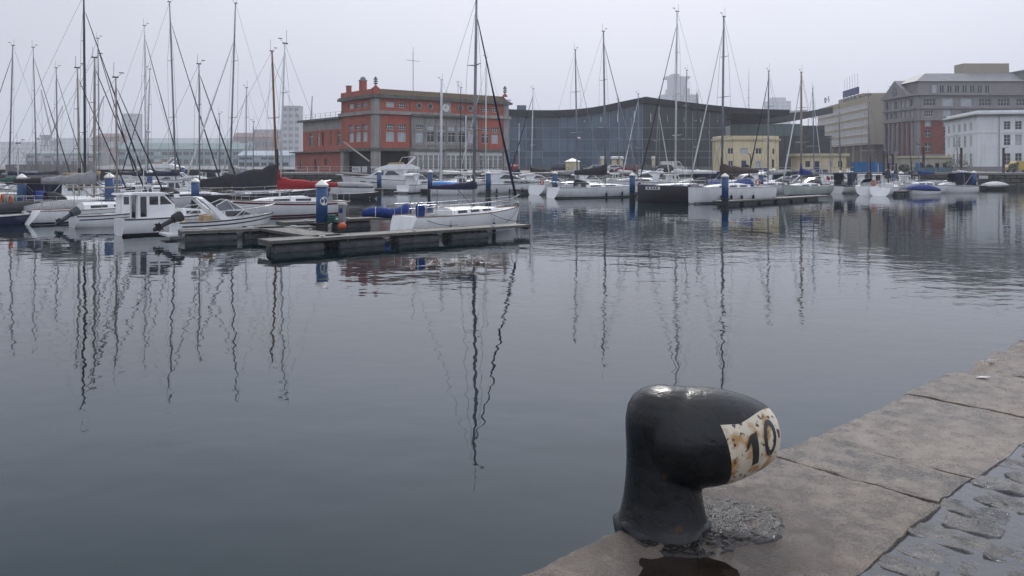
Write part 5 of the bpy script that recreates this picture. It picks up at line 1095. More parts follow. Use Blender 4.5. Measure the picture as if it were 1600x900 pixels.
# second hall with the pale wedge roof
h2 = empty('wedge_hall', (0, 236, QZ), 0, 'dark hall with a pale wedge shaped roof edge behind the yellow house', 'building')
X2 = lambda px: wx(px, 236); Z2 = lambda py: wz(py, 236)-QZ
SOF = mk('pale_soffit', (.62,.62,.62), (.5,.5,.5), .3, .6)
MB().add([(X2(1142),0,Z2(185)),(X2(1262),0,Z2(173.5)),(X2(1262),0,Z2(171)),(X2(1142),0,Z2(180)),(X2(1142),14,Z2(185)),(X2(1262),14,Z2(173.5)),(X2(1262),14,Z2(171)),(X2(1142),14,Z2(180))], [(0,1,2,3),(0,4,5,1),(2,6,7,3),(1,5,6,2),(3,7,4,0)]).build('soffit_edge', SOF, h2)
MB().add([(X2(1142),-.6,Z2(195)),(X2(1240),-.6,Z2(189)),(X2(1300),-.6,Z2(177)),(X2(1300),-.6,Z2(167)),(X2(1262),-.6,Z2(174)),(X2(1142),-.6,Z2(186)),(X2(1142),16,Z2(195)),(X2(1240),16,Z2(189)),(X2(1300),16,Z2(177)),(X2(1300),16,Z2(167)),(X2(1262),16,Z2(174)),(X2(1142),16,Z2(186))],
    [(0,1,4,5),(1,2,3,4),(0,6,7,1),(1,7,8,2),(3,9,10,4),(4,10,11,5),(5,11,6,0),(2,8,9,3)]).build('roof', ROOFD, h2)
GLG = mk('green_glass', (.07,.13,.12), (.055,.10,.095), .1, .15)
for k in range(8):
    xa, xb = 1142+14*k, 1155+14*k
    MB().box(X2(xa)+.05, X2(xb+1)-.05, .4, .6, Z2(213)+.05, Z2(193.5)).build('glass_panel', GLG, h2)
    for j in range(3): MB().box(X2(xa)+.06, X2(xb+1)-.06, .3, .5, .1+j*2.9, 2.9+j*2.9).build('glass_panel', GLD[(k+j) % 2], h2)
hbox(h2, 'core_wall', GLD[0], X2(1142), X2(1290), .7, 14, 0, Z2(196)); hbox(h2, 'base_wall', GLD[1], X2(1255), X2(1300), .32, .6, 0, Z2(212))
# ---------------------------------------------------------------- yellow house, hut, container, pavilion
YEL = mk('yellow_render', (.72,.62,.40), (.60,.52,.34), .4, .8, streak=.2); YEC = mk('cream_trim', (.55,.48,.32), (.45,.4,.27), .6, .8)
yh = empty('yellow_house', (38.4, 150, QZ), 0, 'two storey pale yellow house with blue door on the quay', 'building')
facade(yh, (0,0), (1,0), 8.6, 0, 5.9, [(1.1,2.1,3.4,4.5,'plain'),(3.3,4.8,3.4,4.5,'grid'),(6.2,7.3,3.4,4.5,'plain'),(1.2,2.1,.9,2.2,'plain'),(3.6,4.5,0.02,2.2,'door'),(6.2,7.2,.9,2.1,'plain')], YEL, .18)
facade(yh, (8.6,0), (.78,.62), 3.2, 0, 5.9, [(1.0,1.7,.8,2.4,'dark'),(1.2,1.8,3.4,4.4,'dark')], YEL, .18)
mb = MB(); mb.prism([(-.25,-.25),(8.75,-.25),(11.4,1.85),(11.3,7),(-.25,7)], 5.9, 6.25); mb.build('cornice', YEC, yh); mb = MB(); mb.prism([(0,0),(8.6,0),(11.1,2),(11.1,6.8),(0,6.8)], 6.25, 6.75); mb.build('parapet', YEL, yh)
hbox(yh, 'side_wall', YEL, -.02, .0, .02, 6.8, 0, 5.9); hbox(yh, 'blue_dado', DOORM, 4.7, 8.5, -.06, -.004, 0, .8)
hut = empty('yellow_hut', (52.8, 150, QZ), 0, 'low pale yellow hut with dark windows and a flat overhanging roof', 'building')
facade(hut, (0,0), (1,0), 8.4, 0, 3.0, [(.9,1.8,1.0,2.1,'dark'),(2.6,3.5,.02,2.1,'door'),(5.2,6.0,1.0,2.1,'plain'),(6.9,7.7,1.0,2.1,'dark')], YEL, .15)
hbox(hut, 'roof', YEC, -.7, 8.8, -.5, 5.5, 3.0, 3.5); facade(hut, (8.4,0), (0,1), 5, 0, 3.0, [], YEL); hbox(hut, 'side_wall', YEL, -.02, 0, .02, 5, 0, 3); hbox(hut, 'blue_dado', DOORM, 0.1, 5, -.05, -.004, 0, .6); hbox(hut, 'railing', YELP, 5.1, 9.2, -1.3, -1.2, .95, 1.05)
CON = mk('container_blue', (.015,.16,.42), (.012,.13,.35), .6, .5, streak=.15)
ct_ = empty('blue_container', (62.5, 149, QZ), 0, 'bright blue ribbed container on the quay below the hotel', 'container')
MB().box(0,5.3,.08,2.4,.05,1.9).build('body', CON, ct_); mb = MB()
for k in range(18): mb.box(.1+.288*k, .24+.288*k, 0, .079, .15, 1.8)
mb.build('ribs', CON, ct_); hbox(ct_, 'top_rail', CON, -.03, 5.33, -.03, .06, 1.8, 1.93); hbox(ct_, 'end_post', WF, 4.0, 4.05, -.06, -.01, .1, 1.85)
CRM = mk('pavilion_cream', (.46,.42,.34), (.38,.35,.28), .5, .8, streak=.2)
pv = empty('cream_pavilion', (72.2, 150, QZ), 0, 'low cream pavilion with rounded corner and blue door panel', 'building')
pts = [(0,3),(.25,1.6),(.9,.6),(2.0,0.05),(2.4,0)]; mb = MB()
mb.prism([(0,6)]+pts+[(2.4,6)], 0, 2.7); smooth_angle(mb.build('corner_wall', CRM, pv), 30)
facade(pv, (2.4,0), (1,0), 6.0, 0, 2.7, [(.0+.1,.7,.02,1.95,'door'),(2.9,3.6,.75,1.75,'dark'),(4.3,5.0,.75,1.75,'dark')], CRM, .15)
mb = MB(); mb.prism([(-.35,6.2),(-.35,2.9),(-.1,1.4),(.7,.35),(1.9,-.3),(8.6,-.3),(8.6,6.2)], 2.7, 3.05); mb.build('roof', YEC, pv); hbox(pv, 'side_wall', CRM, 8.38, 8.4, 0, 6, 0, 2.7); hbox(pv, 'door_panel', CON, 1.75, 2.45, -.04, .06, .0, 1.95)
# ---------------------------------------------------------------- hotel
HOT = mk('hotel_cream', (.36,.31,.20), (.30,.26,.17), .1, .8, streak=.2); HOS = mk('hotel_beige_side', (.37,.32,.25), (.32,.28,.22), .1, .8)
ho_ = empty('hotel_block', (117.5, 270, QZ), R(-7.1), 'cream hotel block with ribbon windows and a dark blue rooftop sign', 'building')
D = 67.5; wn = []
for r_ in range(5):
    z = 8.75+r_*2.85
    for k in range(26): wn.append((1.2+2.52*k, 1.2+2.52*k+1.75, z+.25, z+1.75, 'hotel'))
facade(ho_, (0,D), (0,-1), D, 8.2, 24.0, wn, HOT, .12)
for r_ in range(5): hbox(ho_, 'sill', WF, -.10, -.003, .6, D-.6, 8.75+r_*2.85-.02, 8.75+r_*2.85+.18)
facade(ho_, (0,0), (1,0), 16, 8.2, 24.0, [], HOS, name='side_wall'); hbox(ho_, 'soffit', GRW, 0, 16, 0, D, 8.0, 8.19); hbox(ho_, 'roof', GRW, .1, 16, .1, D, 23.9, 24.15)
hbox(ho_, 'base_wall', mk('hotel_base', (.14,.10,.075), (.1,.08,.06), .3, .8), 2.2, 16, 1.5, D, 0, 8.0)
for k in range(8): MB().lathe([(.35,0),(.35,8)], 10).build('column', HOS, ho_).location = (.6, 1+k*9, 0)
pnt = hbox(ho_, 'penthouse', HOT, 2, 12, 13, 44, 24.15, 26.0)
sg_ = hbox(ho_, 'roof_sign', mk('sign_blue', (.02,.03,.14), (.018,.028,.12), 1, .6), 1.4, 1.9, 17, 36, 26.2, 28.6); mb = MB(); [mb.box(1.5,1.8,17.5+k*4.5,17.8+k*4.5,24.1,26.2) for k in range(5)]; mb.build('sign_post', STEEL, sg_)
mb = MB(); [mb.tube([(1.6,18+k*3.2,28.6),(1.6,18+k*3.2,33+random.random())], .07, 4) for k in range(6)]; mb.build('flag_masts', STEEL, sg_)
mb = MB(); rj = random.Random(4); [mb.box(.4,1.2,.8+k*2.2,1.6+k*2.2,24.1,24.6+rj.random()*.9) for k in range(6)]; mb.build('roof_vents', CHAR, ho_)
mb = MB(); [mb.box(1.2,1.5,20+k*2.0,21.1+k*2.0,24.3,25.3) for k in range(8)]; mb.build('sign_letters', CHAR, ho_)
# small letters O-S standing on the roof edge
mb = MB(); mb.ring((.6,58,27.0),1.0,.2,14,5,'x'); mb.box(.5,.7,54.6,56.0,26.9,27.2)
for a_ in [(52.2,53.6,27.8,28.1),(53.3,53.6,27.0,28.0),(52.2,53.6,26.9,27.2),(52.2,52.5,26.1,27.0),(52.2,53.6,25.9,26.2)]: mb.box(.5,.7,*a_)
mb.build('roof_letters', GRYC, ho_)
# ---------------------------------------------------------------- grey stone and brick building
STN = mk('grey_stone', (.28,.26,.265), (.22,.205,.21), .25, .85, streak=.25); BRK = mk('red_brick', (.24,.07,.048), (.17,.05,.036), .6, .85); SLT = mk('slate_roof', (.20,.205,.225), (.16,.165,.18), .4, .6)
sb = empty('stone_building', (111, 225, QZ), 0, 'large grey stone and red brick building with pediment and attic', 'building')
fw = []
cols_x = [2.4+k*5.1 for k in range(9)]
for x in cols_x:
    fw += [(x,x+2.0,.8,2.9,'cross'),(x,x+1.8,5.0,7.6,'cross'),(x,x+1.8,9.0,11.0,'cross'),(x,x+1.8,11.9,13.6,'cross')]
facade(sb, (1.2,0), (1,0), 48, 4.3, 13.9, [(w_[0]-1.2,w_[1]-1.2)+tuple(w_[2:]) for w_ in fw if w_[2] > 4.3], BRK, .3, name='brick_wall')
facade(sb, (1.2,0), (1,0), 48, 0, 4.3, [(w_[0]-1.2,w_[1]-1.2)+tuple(w_[2:]) for w_ in fw if w_[2] < 4.3], STN, .3)
facade(sb, (1.2,-.1), (1,0), 48, 13.9, 20.6, [(x-1.4,x+1.0,14.6,16.4,'grid') for x in cols_x]+[(x-1.6,x+1.7,17.5,19.6,'grid') for x in cols_x], STN, .35)
facade(sb, (1.2,1.6), (1,0), 30, 20.9, 24.4, [(4+2.1*k,5.3+2.1*k,21.2,23.4,'plain') for k in range(8)], STN, .2, name='attic_wall')
lw = []
for g_ in range(2):
    for k in range(3):
        a = 1.6+g_*9.2+k*2.7; lw += [(a,a+1.5,14.6,16.4,'plain'),(a,a+1.5,17.5,19.6,'plain'),(a,a+1.4,4.2,12.6,'sash')]
for z0, z1, m_ in ((0,3.4,STN),(3.4,13.5,BRK),(13.5,20.6,STN)): facade(sb, (0,19.6), (0,-1), 18.4, z0, z1, [w_ for w_ in lw if z0 <= w_[2] < z1], m_, .35, name='side_wall')
for k in range(7): hbox(sb, 'pilaster', STN, -.5, -.003, 1.4+k*2.75, 2.1+k*2.75, 3.4, 13.2)
mb = MB(); mb.loft([[(0,1.25,z),(.1,.75,z),(.35,.35,z),(.75,.1,z),(1.25,0,z),(1.25,1.25,z)] for z in (0,20.6)]); smooth_angle(mb.build('corner_wall', STN, sb), 30)
for z0, z1, ov in ((13.5,14.0,.5),(16.75,17.2,.45),(20.4,21.0,.9)):
    mb = MB(); mb.prism([(-ov,20),(-ov,1.0),(.0-ov*.3,.0-ov*.3),(1.0,-ov-.1),(50,-ov-.1),(50,20)], z0, z1); mb.build('cornice', STN, sb)
MB().add([(.4,.9,24.4),(32,.9,24.4),(32,18,24.4),(.4,18,24.4),(6,7,27.2),(32,7,27.2),(32,12,27.2),(6,12,27.2)], [(0,1,5,4),(1,2,6,5),(2,3,7,6),(3,0,4,7),(4,5,6,7)]).build('roof', SLT, sb); hbox(sb, 'attic_core', STN, 1.3, 31, 1.9, 18, 20.9, 24.39)
MB().add([(-.4,20,20.98),(-.4,4,20.98),(-.4,12,25.6),(3,20,20.98),(3,4,20.98),(3,12,25.6)], [(0,1,2),(5,4,3),(1,4,5,2),(0,2,5,3)]).build('gable', STN, sb)
mb = MB(); mb.tube([(-.5,12,22.2),(-.38,12,22.2)], 1.5, 16); mb.build('arched_window', GL2, sb)
hbox(sb, 'roof_house', HOS, 18, 31, 9, 14, 26.8, 30.3); hbox(sb, 'tower_bay', STN, 31.2, 49.5, .6, 16, 20.95, 27.2)
pw = facade(sb, (38,.45), (1,0), 7, 20.95, 26.0, [(2,5,22.2,24.2,'grid')], STN, .15, name='pediment_wall'); MB().add([(37.4,.4,26),(45.6,.4,26),(41.5,.4,29),(37.4,2,26),(45.6,2,26),(41.5,2,29)], [(0,1,2),(5,4,3),(1,4,5,2),(0,2,5,3)]).build('pediment', STN, sb)
hbox(sb, 'tower_roof', SLT, 31, 49.7, .3, 16.2, 27.2, 27.7)
# ---------------------------------------------------------------- white building
WHI = mk('white_render', (.74,.76,.77), (.64,.66,.67), .25, .8, streak=.18)
wb = empty('white_building', (101.1, 178, QZ), R(-13.4), 'three storey white building with a deep cornice at the far quay', 'building')
lw = [(2.2+k*4.3,2.2+k*4.3+1.7,z0,z1,'sash') for k in range(5) for z0, z1 in ((1.1,3.9),(5.5,7.9),(9.0,10.8))]
facade(wb, (0,24.6), (0,-1), 24.6, 0, 12.3, lw, WHI, .16); fw = [(x,x+1.3,z0,z1,'sash') for x in (5.2,7.4,11.8,14.0,18.4,20.6) for z0, z1 in ((1.4,3.9),(5.6,7.9),(9.0,10.8))]
facade(wb, (0,0), (1,0), 26, 0, 12.3, fw, WHI, .3)
for z0, z1, ov, mt in ((12.0,12.35,.7,COR),(12.35,12.75,.5,WHI),(0,1.0,.12,STN),(8.3,8.5,.10,WHI)): hbox(wb, 'cornice' if z0 > 5 else 'plinth', mt, -ov, 26, -ov, 24.6+ov, z0, z1)
for x in (4.2,10.4,17.0): hbox(wb, 'drainpipe', GRYC, x, x+.14, -.13, -.003, 1.05, 11.95)
hbox(wb, 'roof_house', WHI, 14, 20, 6, 11, 12.75, 15.3); hbox(wb, 'parapet', WHI, .2, 26, .2, 24.4, 12.75, 13.2)
# ---------------------------------------------------------------- sheds, cranes and misty towers
SHED = mk('shed_teal', (.20,.28,.28), (.16,.22,.22), .2, .7, streak=.2); SHB = mk('shed_light_blue', (.36,.43,.48), (.29,.35,.40), .2, .7, streak=.15); RFD = mk('shed_roof_red', (.20,.10,.09), (.15,.08,.07), .2, .8); CONC = mk('pier_concrete', (.27,.255,.245), (.2,.19,.185), .3, .8, streak=.35)
def shed(px0, px1, ty, ey, d, mat, rmat, label, name='harbour_shed', depth=18, nb=10):
    o = empty(name, (wx(px0,d), d, QZ), 0, label, 'shed'); Wd = wx(px1,d)-wx(px0,d); ze, zt = wz(ey,d)-QZ, wz(ty,d)-QZ
    facade(o, (0,0), (1,0), Wd, 0, ze, [(Wd*(k+.12)/nb, Wd*(k+.88)/nb, ze*.08, ze*.40, 'plain' if k % 2 else 'dark') for k in range(nb)]+[(Wd*(k+.1)/nb, Wd*(k+.9)/nb, ze*.62, ze*.84, 'plain') for k in range(nb)], mat, .3)
    for x in (0, Wd): facade(o, (0,depth) if x == 0 else (Wd,0), (0,-1) if x == 0 else (0,1), depth, 0, ze, [], mat)
    MB().add([(-.5,-.6,ze),(Wd+.5,-.6,ze),(Wd+.5,depth+.6,ze),(-.5,depth+.6,ze),(-.3,depth*.5,zt),(Wd+.3,depth*.5,zt)], [(0,1,5,4),(2,3,4,5),(0,4,3),(1,2,5)]).build('roof', rmat, o)
    return o
shed(185,385,223,233,640,SHED,SHED,'long teal port shed in the mist behind the left masts', nb=18)
shed(372,452,235,243,420,SHB,SHB,'light blue shed with pale roof beside the orange building', nb=7)
shed(40,150,236,240,640,GRYC,SHED,'low grey harbour shed behind the leftmost masts', nb=8)
shed(150,188,208,214,1000,RFD,RFD,'reddish port building in the mist', name='port_building', nb=4)
shed(365,430,207,214,1000,RFD,RFD,'low reddish building in the mist left of the scaffolded tower', name='port_building', nb=6)
pier = empty('concrete_pier', (wx(8,150), 150, 0), 0, 'pale concrete pier wall behind the crowded left boats', 'pier')
for k in range(4):
    x0 = k*3.6; MB().box(x0+.03, x0+3.57, 0, 4, -1, wz(257,150)).build('slab', CONC, pier)
def tower(px0, px1, ty, d, label, fl=3.2, setb=None, mat=None, name='tower_block', wb_=4):
    d = d*2.8
    o = empty(name, (wx(px0,d), d, QZ), 0, label, 'tower block'); Wd = wx(px1,d)-wx(px0,d); zt = wz(ty,d)-QZ; n = max(3, int(zt/fl)); mat = mat or TW; fl *= 2.8; wb_ *= 2.8; n = max(3, int(zt/fl)); q = zt/n; nb = max(3, int(Wd/wb_))
    facade(o, (0,0), (1,0), Wd, 0, zt, [(Wd*(k+.18)/nb, Wd*(k+.82)/nb, r_*q+q*.3, r_*q+q*.78, None) for r_ in range(n) for k in range(nb)], mat, .5)
    hbox(o, 'core', GL2, .3, Wd-.3, .5, Wd*.8, 0, zt-.3); 
    for x in (0, Wd): facade(o, (0,Wd*.8) if x == 0 else (Wd,0), (0,-1) if x == 0 else (0,1), Wd*.8, 0, zt, [], mat)
    hbox(o, 'roof', mat, -.6, Wd+.6, -.6, Wd*.8, zt, zt+.8); return o
TW = mk('tower_grey', (.20,.21,.23), (.16,.17,.19), .1, .8); TWP = mk('tower_pale', (.34,.34,.35), (.28,.28,.29), .1, .8)
tw = tower(1036,1092,148,760,'misty tower block with stepped crown behind the wave roof',wb_=6)
for px0, px1, y0, y1 in ((1045,1078,148,138),(1048,1074,138,121),(1041,1079,122,119),(1050,1062,119,115.5)): hbox(tw, 'crown', TW, wx(px0,2128)-wx(1036,2128), wx(px1,2128)-wx(1036,2128), 2, 50, wz(y0,2128)-QZ+.01, wz(y1,2128)-QZ)
tw = tower(1202,1236,158,820,'misty round shouldered tower between the pale wedge roof and the hotel',wb_=5); hbox(tw, 'crown', TW, 10, 48, 5, 40, wz(158,2296)-QZ+.81, wz(152,2296)-QZ)
tower(441,468,166,430,'pale scaffolded tower block left of the orange building',mat=TWP,wb_=3)
tower(190,214,178,620,'misty pale tower block behind the thick pale mast',wb_=5)
tower(395,441,203,520,'wide hazy block beside the scaffolded tower',wb_=5)
tower(0,60,222,700,'hazy low block at the far left shore',wb_=5); tower(60,150,216,820,'hazy long apartment block on the far left shore',wb_=7); tower(214,372,216,1050,'hazy row of apartments behind the teal shed',wb_=8); tower(1236,1285,214,420,'hazy pale block between the wedge roof and the hotel',mat=TWP)
CRN = mk('crane_steel', (.13,.17,.17), (.1,.13,.13), .2, .6)
def crane(px, ty, by, d, jib, label):
    d = d*2.6
    s_ = d/F; x = wx(px, d); zt = wz(ty, d)-QZ; o = empty('harbour_crane', (x, d, QZ), 0, label, 'crane'); b_ = zt*.34
    mb = MB()
    for sx in (-1,1):
        for sy in (-1,1): mb.tube([(sx*7,sy*7,0),(sx*3,sy*3,b_)], .8, 5)
    for z in (b_*.4,b_*.75): mb.box(-6,6,-5,5,z,z+1)
    mb.build('portal', CRN, o); hbox(o, 'machine_house', CRN, -5.5, 5.5, -5, 5, b_, b_+6)
    mb = MB(); tip = Vector((jib*s_, 0, zt)); base = Vector((-1.1*jib*s_, 0, b_+6))
    mb.tube([base+Vector((0,-1,0)), tip], .7, 4); mb.tube([base+Vector((0,1,0)), tip], .7, 4); mb.tube([base+Vector((0,0,2.4)), tip], .5, 4)
    for k in range(1,7): q = base+(tip-base)*(k/7); mb.tube([q+Vector((0,-.8*(1-k/7),0)), q+Vector((0,0,2*(1-k/7)))], .14, 3)
    mb.build('jib', CRN, o); mb = MB(); mb.tube([(.6*jib*s_,0,b_+3.6),(.9*jib*s_,0,zt*.8),tip], .22, 4); mb.tube([tip,tip+Vector((0,0,-zt*.3))], .1, 3); mb.build('tie_rods', CRN, o)
crane(72,140,240,430,-8,'misty harbour crane far behind the left masts'); crane(88,165,240,460,10,'second misty harbour crane with its jib leaning the other way')
crane(152,150,240,430,10,'misty crane with dangling hook beside the black mast'); crane(486,150,200,400,2,'grey harbour crane above the lower orange wing')
def mast_(px, ty, d, label, name='antenna_mast'):
    d = d*2.6
    o = empty(name, (wx(px,d), d, QZ), 0, label, 'antenna'); zt = wz(ty,d)-QZ; mb = MB(); mb.tube([(0,0,0),(0,0,zt*.7),(0,0,zt)], [1.0,.7,.25], 5); mb.build('pole', CRN, o); mb = MB()
    for f in (.62,.7,.78): mb.box(-2.6,2.6,-.4,.4,zt*f,zt*f+.6)
    mb.build('cross_arm', CRN, o)
mast_(1170,108,520,'faint tall antenna mast behind the wedge roof')
# ---------------------------------------------------------------- quay furniture
RAILW = mk('railing_white', (.6,.6,.6), (.45,.45,.45), 2, .5)
def railing(x0, x1, y, label, mat, h_=1.05, step=1.9, boards=()):
    o = empty('railing', (x0, y, QZ+.02), 0, label, 'railing'); Wd = x1-x0; n = int(Wd/step)
    for k in range(n+1): MB().box(Wd*k/n-.04, Wd*k/n+.04, -.04, .04, 0, h_).build('post', mat, o)
    for z in (h_-.06, h_*.55, .12): MB().box(0, Wd, -.025, .025, z, z+.05).build('rail', mat, o)
    for a, b_, dark in boards:
        bo = MB().box(a, b_, -.09, -.045, .12, h_-.08).build('banner', RAILW, o)
        if dark:
            mb = MB(); rj = random.Random(int(a*10)); [mb.box(a+.15+k*.28, a+.15+k*.28+rj.uniform(.08,.2), -.105, -.092, .25+rj.uniform(0,.3), .75+rj.uniform(0,.15)) for k in range(int((b_-a-.3)/.28))]; mb.build('print', CHAR, bo)
railing(-43.8, -22, 143.6, 'white railing with black and white banners below the orange building', RAILW, 1.15, 1.9, ((15.8,17.3,True),(17.5,18.4,False),(18.6,20.2,True),(20.4,21.4,False)))
railing(38, 58, 143.7, 'low pale railing in front of the yellow house', RAILW, .95); railing(70, 112, 143.7, 'low grey railing along the quay before the white building', GRYC, .85, 2.2); railing(-21, 10, 143.7, 'dark railing behind the flybridge yacht and express cruiser', CHAR, .95, 2.2)
k_ = empty('kiosk', (wx(885,144.6), 144.6, QZ), 0, 'small yellow kiosk with a white pyramid roof', 'kiosk'); Wk = 2.3
MB().box(0,Wk,0,Wk,-.6,2.0).build('body', YEL, k_); MB().add([(-.25,-.25,2),(Wk+.25,-.25,2),(Wk+.25,Wk+.25,2),(-.25,Wk+.25,2),(Wk/2,Wk/2,2.65)], [(0,1,4),(1,2,4),(2,3,4),(3,0,4),(3,2,1,0)]).build('roof', WF, k_); MB().box(.75,1.5,-.03,.0,-.5,1.4).build('door', YEC, k_)
VG = 'yellow ventilation stacks before the glass hall'
for px, r_, lab in ((941,.32,'slim yellow vent stack beside the tall mast'),(960,.55,'thick yellow vent stack, near one of the pair'),(969,.5,'second thick yellow vent stack of the pair'),(1021,.3,'slim yellow vent stack behind the charcoal yacht')):
    o = empty('vent_stack', (wx(px,160), 160, QZ), 0, lab, 'vent', VG); MB().lathe([(r_,0),(r_,2.5)], 12).build('shaft', YEC, o, smooth=True); MB().lathe([(r_*1.4,2.5),(r_*1.5,2.6),(r_*1.4,2.95),(r_,3.05)], 12).build('cowl', WF, o)
LG = 'rust brown lamp columns along the quay'; CORT = mk('corten', (.055,.028,.022), (.04,.02,.016), 2, .7)
for px, ty, lab in ((1381,236,'lamp column beside the blue container'),(1395,240,'lamp column below the stone building corner'),(1443,230,'lamp column in front of the cream pavilion'),(1502,231,'lamp column before the side of the white building'),(1568,231,'thick lamp column before the front of the white building'),(1173,240,'curved lamp post in front of the yellow house')):
    o = empty('lamp_post', (wx(px,146), 146, QZ), 0, 'rust brown '+lab if 'curved' not in lab else lab, 'lamp post', LG); zt = wz(ty,146)-QZ
    MB().box(-.17,.17,-.12,.12,0,zt).build('column', CORT, o) if 'curved' not in lab else MB().tube([(0,0,0),(0,0,zt*.8),(-.15,0,zt*.95),(-.55,0,zt)], .09, 6).build('column', CORT, o)
    MB().add([(.1,-.1,zt-.12),(.9,-.1,zt+.18),(.9,.1,zt+.18),(.1,.1,zt-.12),(.1,-.1,zt-.02),(.9,-.1,zt+.26),(.9,.1,zt+.26),(.1,.1,zt-.02)], [(0,1,5,4),(4,5,6,7),(3,2,1,0),(2,3,7,6),(1,2,6,5)]).build('lamp_head', GRYC, o)
for px, ty, lab in ((794.5,157,'tall slim pale lamp post at the corner of the orange building'),(1298,215,'slim pale lamp post beside the yellow hut')):
    o = empty('street_lamp', (wx(px,148), 148, QZ), 0, lab, 'lamp post'); zt = wz(ty,148)-QZ; MB().tube([(0,0,0),(0,0,zt)], [.11,.07], 6).build('column', ALU, o); MB().box(-.5,.5,-.15,.15,zt,zt+.14).build('lamp_head', ALU, o)
CG = 'cars parked along the quay'
CARM = {n_: mk('car_'+n_, c_, tuple(x*.9 for x in c_), .5, .25, coat=.3) for n_, c_ in (('black',(.015,.015,.018)),('silver',(.4,.41,.42)),('red',(.22,.015,.02)),('grey',(.10,.10,.11)),('white',(.6,.6,.6)),('green',(.03,.06,.05)),('yellow',(.5,.34,.04)))}
def car(px, d, c_, lab, rz=0, van=False):
    o = empty('parked_car' if not van else 'van', (wx(px,d), d, QZ), rz, lab, 'van' if van else 'car', CG); m_ = CARM[c_]; L_c, hw = (4.9,.95) if van else (4.3,.87); hh = 2.1 if van else 1.45
    body = [(-L_c/2,.35),(-L_c/2,.85),(-L_c/2+.15,hh*.62),(L_c/2-.9,hh*.62),(L_c/2-.05,.78),(L_c/2,.35)] if not van else [(-L_c/2,.4),(-L_c/2,1.15),(L_c/2-.7,1.15),(L_c/2,.95),(L_c/2,.4)]
    smooth_angle(MB().prof(body, lambda x, z: hw).build('body', m_, o), 30); z0 = hh*.62 if not van else 1.15
    cab = [(-L_c/2+.1,z0),(L_c/2-1.0,z0),(.35,hh-.03),(-1.1,hh),(-L_c/2+.45,hh-.1)] if not van else [(-L_c/2,z0),(L_c/2-.75,z0),(L_c/2-1.5,hh),(-L_c/2+.05,hh)]
    wf = lambda x, z: hw-.03-(z-z0)*.32*(1 if not van else .2)
    smooth_angle(MB().prof(cab, wf).build('cabin', m_, o), 30); cxm = sum(p[0] for p in cab)/len(cab)
    pts = [(-L_c/2+.45,z0+.05),(-.15,z0+.05),(-.15,hh-.14),(-1.05,hh-.14),(-L_c/2+.62,hh-.2)] if not van else [(L_c/2-1.9,z0+.08),(L_c/2-.95,z0+.08),(L_c/2-1.55,hh-.2),(L_c/2-1.9,hh-.2)]
    panel(MB(), pts, wf).build('side_window', GLASS, o)
    if not van: panel(MB(), [(-.05,z0+.05),(L_c/2-1.2,z0+.05),(.3,hh-.14),(-.05,hh-.14)], wf).build('side_window', GLASS, o)
    for sx in (-1,1):
        for sy in (-1,1):
            MB().tube([(sx*L_c*.31,sy*(hw-.2),.33),(sx*L_c*.31,sy*(hw+.01),.33)], .33, 12).build('wheel', BLK, o)
    for sy in (-1,1): MB().ball((L_c/2-.06,sy*hw*.72,.72),.08,.16,.1,6,4).build('headlight', WF, o)
car(878,153,'black','black car parked left of the yellow kiosk',0); car(930,153,'silver','silver hatchback parked behind the tall mast',pi); car(914,156,'green','dark green car parked between the kiosk and the silver car',0); car(966,154,'white','white car parked by the pair of yellow vents',0); car(980,151,'red','dark red car parked behind the vent stacks',pi)
car(1010,152,'grey','dark grey car parked behind the charcoal yacht',0); car(1034,154,'black','black car parked behind the slim masts',pi); car(1052,158,'white','white van parked before the dark slate facade',0,True); car(860,158,'red','red car parked near the glass hall plinth',0) if False else None
car(1592,152,'yellow','yellow van cut by the photo edge in front of the white building',pi,True)
o = empty('red_drum_winch', (wx(804,146), 146, QZ), 0, 'red round winch drum on the quay by the orange building', 'winch'); mb = MB(); mb.tube([(-.6,0,.9),(.6,0,.9)], .55, 14); mb.build('drum', REDH, o); mb = MB(); mb.box(-.9,-.7,-.5,.5,0,1.2); mb.box(.7,.9,-.5,.5,0,1.2); mb.tube([(.3,0,1.2),(.5,0,3.0)], .07, 5); mb.build('frame', REDH, o)
o = empty('notice_board', (wx(897,143.9), 142.9, .9), 0, 'pale notice board standing at the quay edge beside the kiosk', 'board'); MB().box(0,.9,0,.06,.5,2.4).build('panel', RAILW, o); MB().box(.4,.5,.061,.15,-1,.6).build('post', GRYC, o)
o = empty('wall_sign', (wx(1529,142.8), 142.7, .9), 0, 'small white sign fixed to the dark quay wall', 'sign'); MB().box(0,1.6,0,.06,.3,.85).build('panel', RAILW, o)
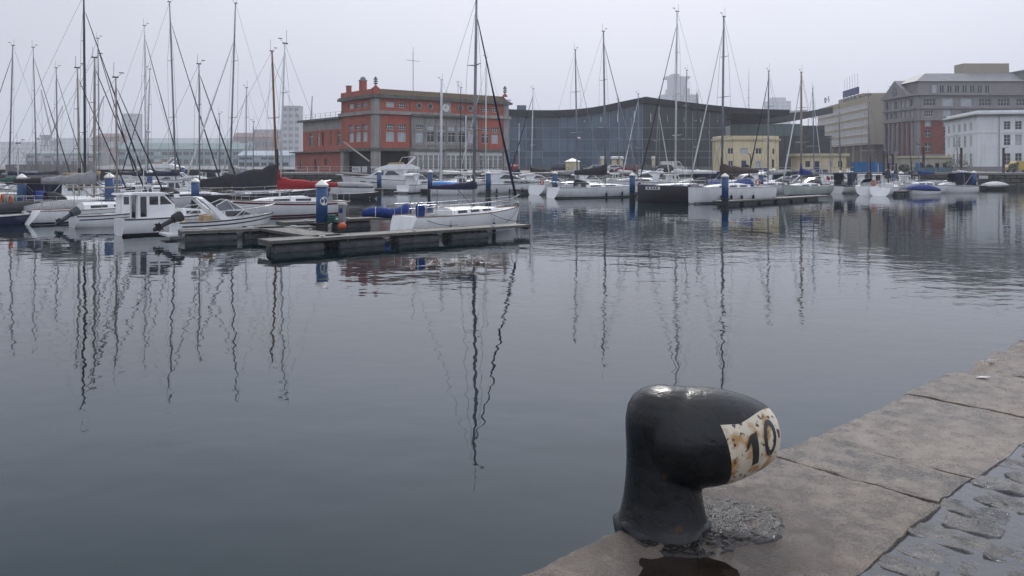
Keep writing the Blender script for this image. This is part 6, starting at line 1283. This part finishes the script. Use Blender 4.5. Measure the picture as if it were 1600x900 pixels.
o = empty('barrier_fence', (wx(1428,145), 145, QZ), 0, 'teal fence panels in front of the cream pavilion', 'fence')
for k in range(7): MB().box(k*.95+.03, k*.95+.9, -.03, .03, .15, .95).build('panel', mk('fence_teal', (.02,.13,.18), None, 2, .5), o)
# dark hanging derrick beside the orange building
o = empty('davit_boom', (wx(537,141.5), 141.5, QZ), 0, 'long pale davit boom slanting down in front of the orange building', 'davit'); MB().tube([(0,0,wz(222,141.5)-QZ),(wx(577,141.5)-wx(537,141.5),0,wz(252,141.5)-QZ)], .13, 8).build('boom', CRM, o); MB().tube([(wx(577,141.5)-wx(537,141.5),0,-2.5),(wx(577,141.5)-wx(537,141.5),0,1.2)], [.5,.25], 8).build('base', CHAR, o)
# shrubs
LEAF = [mk('leaf_%d' % k, c_, tuple(x*.6 for x in c_), 3, .6) for k, c_ in enumerate([(.030,.045,.022),(.05,.065,.03),(.022,.034,.018)])]
def shrub(px, d, r_, h_, label, seed):
    rj = random.Random(seed); o = empty('shrub', (wx(px,d), d, QZ), 0, label, 'shrub'); MB().tube([(0,0,0),(.05,0,h_*.4)], [.06,.03], 5).build('stem', TEAK, o); mb = MB()
    for k in range(420):
        v = Vector((rj.gauss(0,1), rj.gauss(0,1), rj.gauss(0,1))).normalized()*rj.uniform(.35,1)**.5
        p = Vector((v.x*r_, v.y*r_*.8, h_*.55+v.z*h_*.5)); a = Vector((rj.uniform(-1,1), rj.uniform(-1,1), rj.uniform(-1,1))).normalized(); b_ = a.orthogonal().normalized(); s_ = rj.uniform(.10,.22)
        mb.mi = rj.randrange(3); mb.add([p-a*s_, p+b_*s_*.5, p+a*s_, p-b_*s_*.5], [(0,1,2,3)])
    mb.build('foliage', LEAF, o)
shrub(1452,147,.7,1.5,'small dark shrub before the right end of the cream pavilion',1); shrub(1496,148,2.6,2.4,'broad dark shrub at the foot of the white building',2); shrub(1413,147,1.0,1.5,'low green shrub below the stone building',3); shrub(1167,149,.5,1.4,'small potted shrub beside the blue door',4); shrub(1583,150,.9,1.7,'dark shrub beside the yellow van',5)
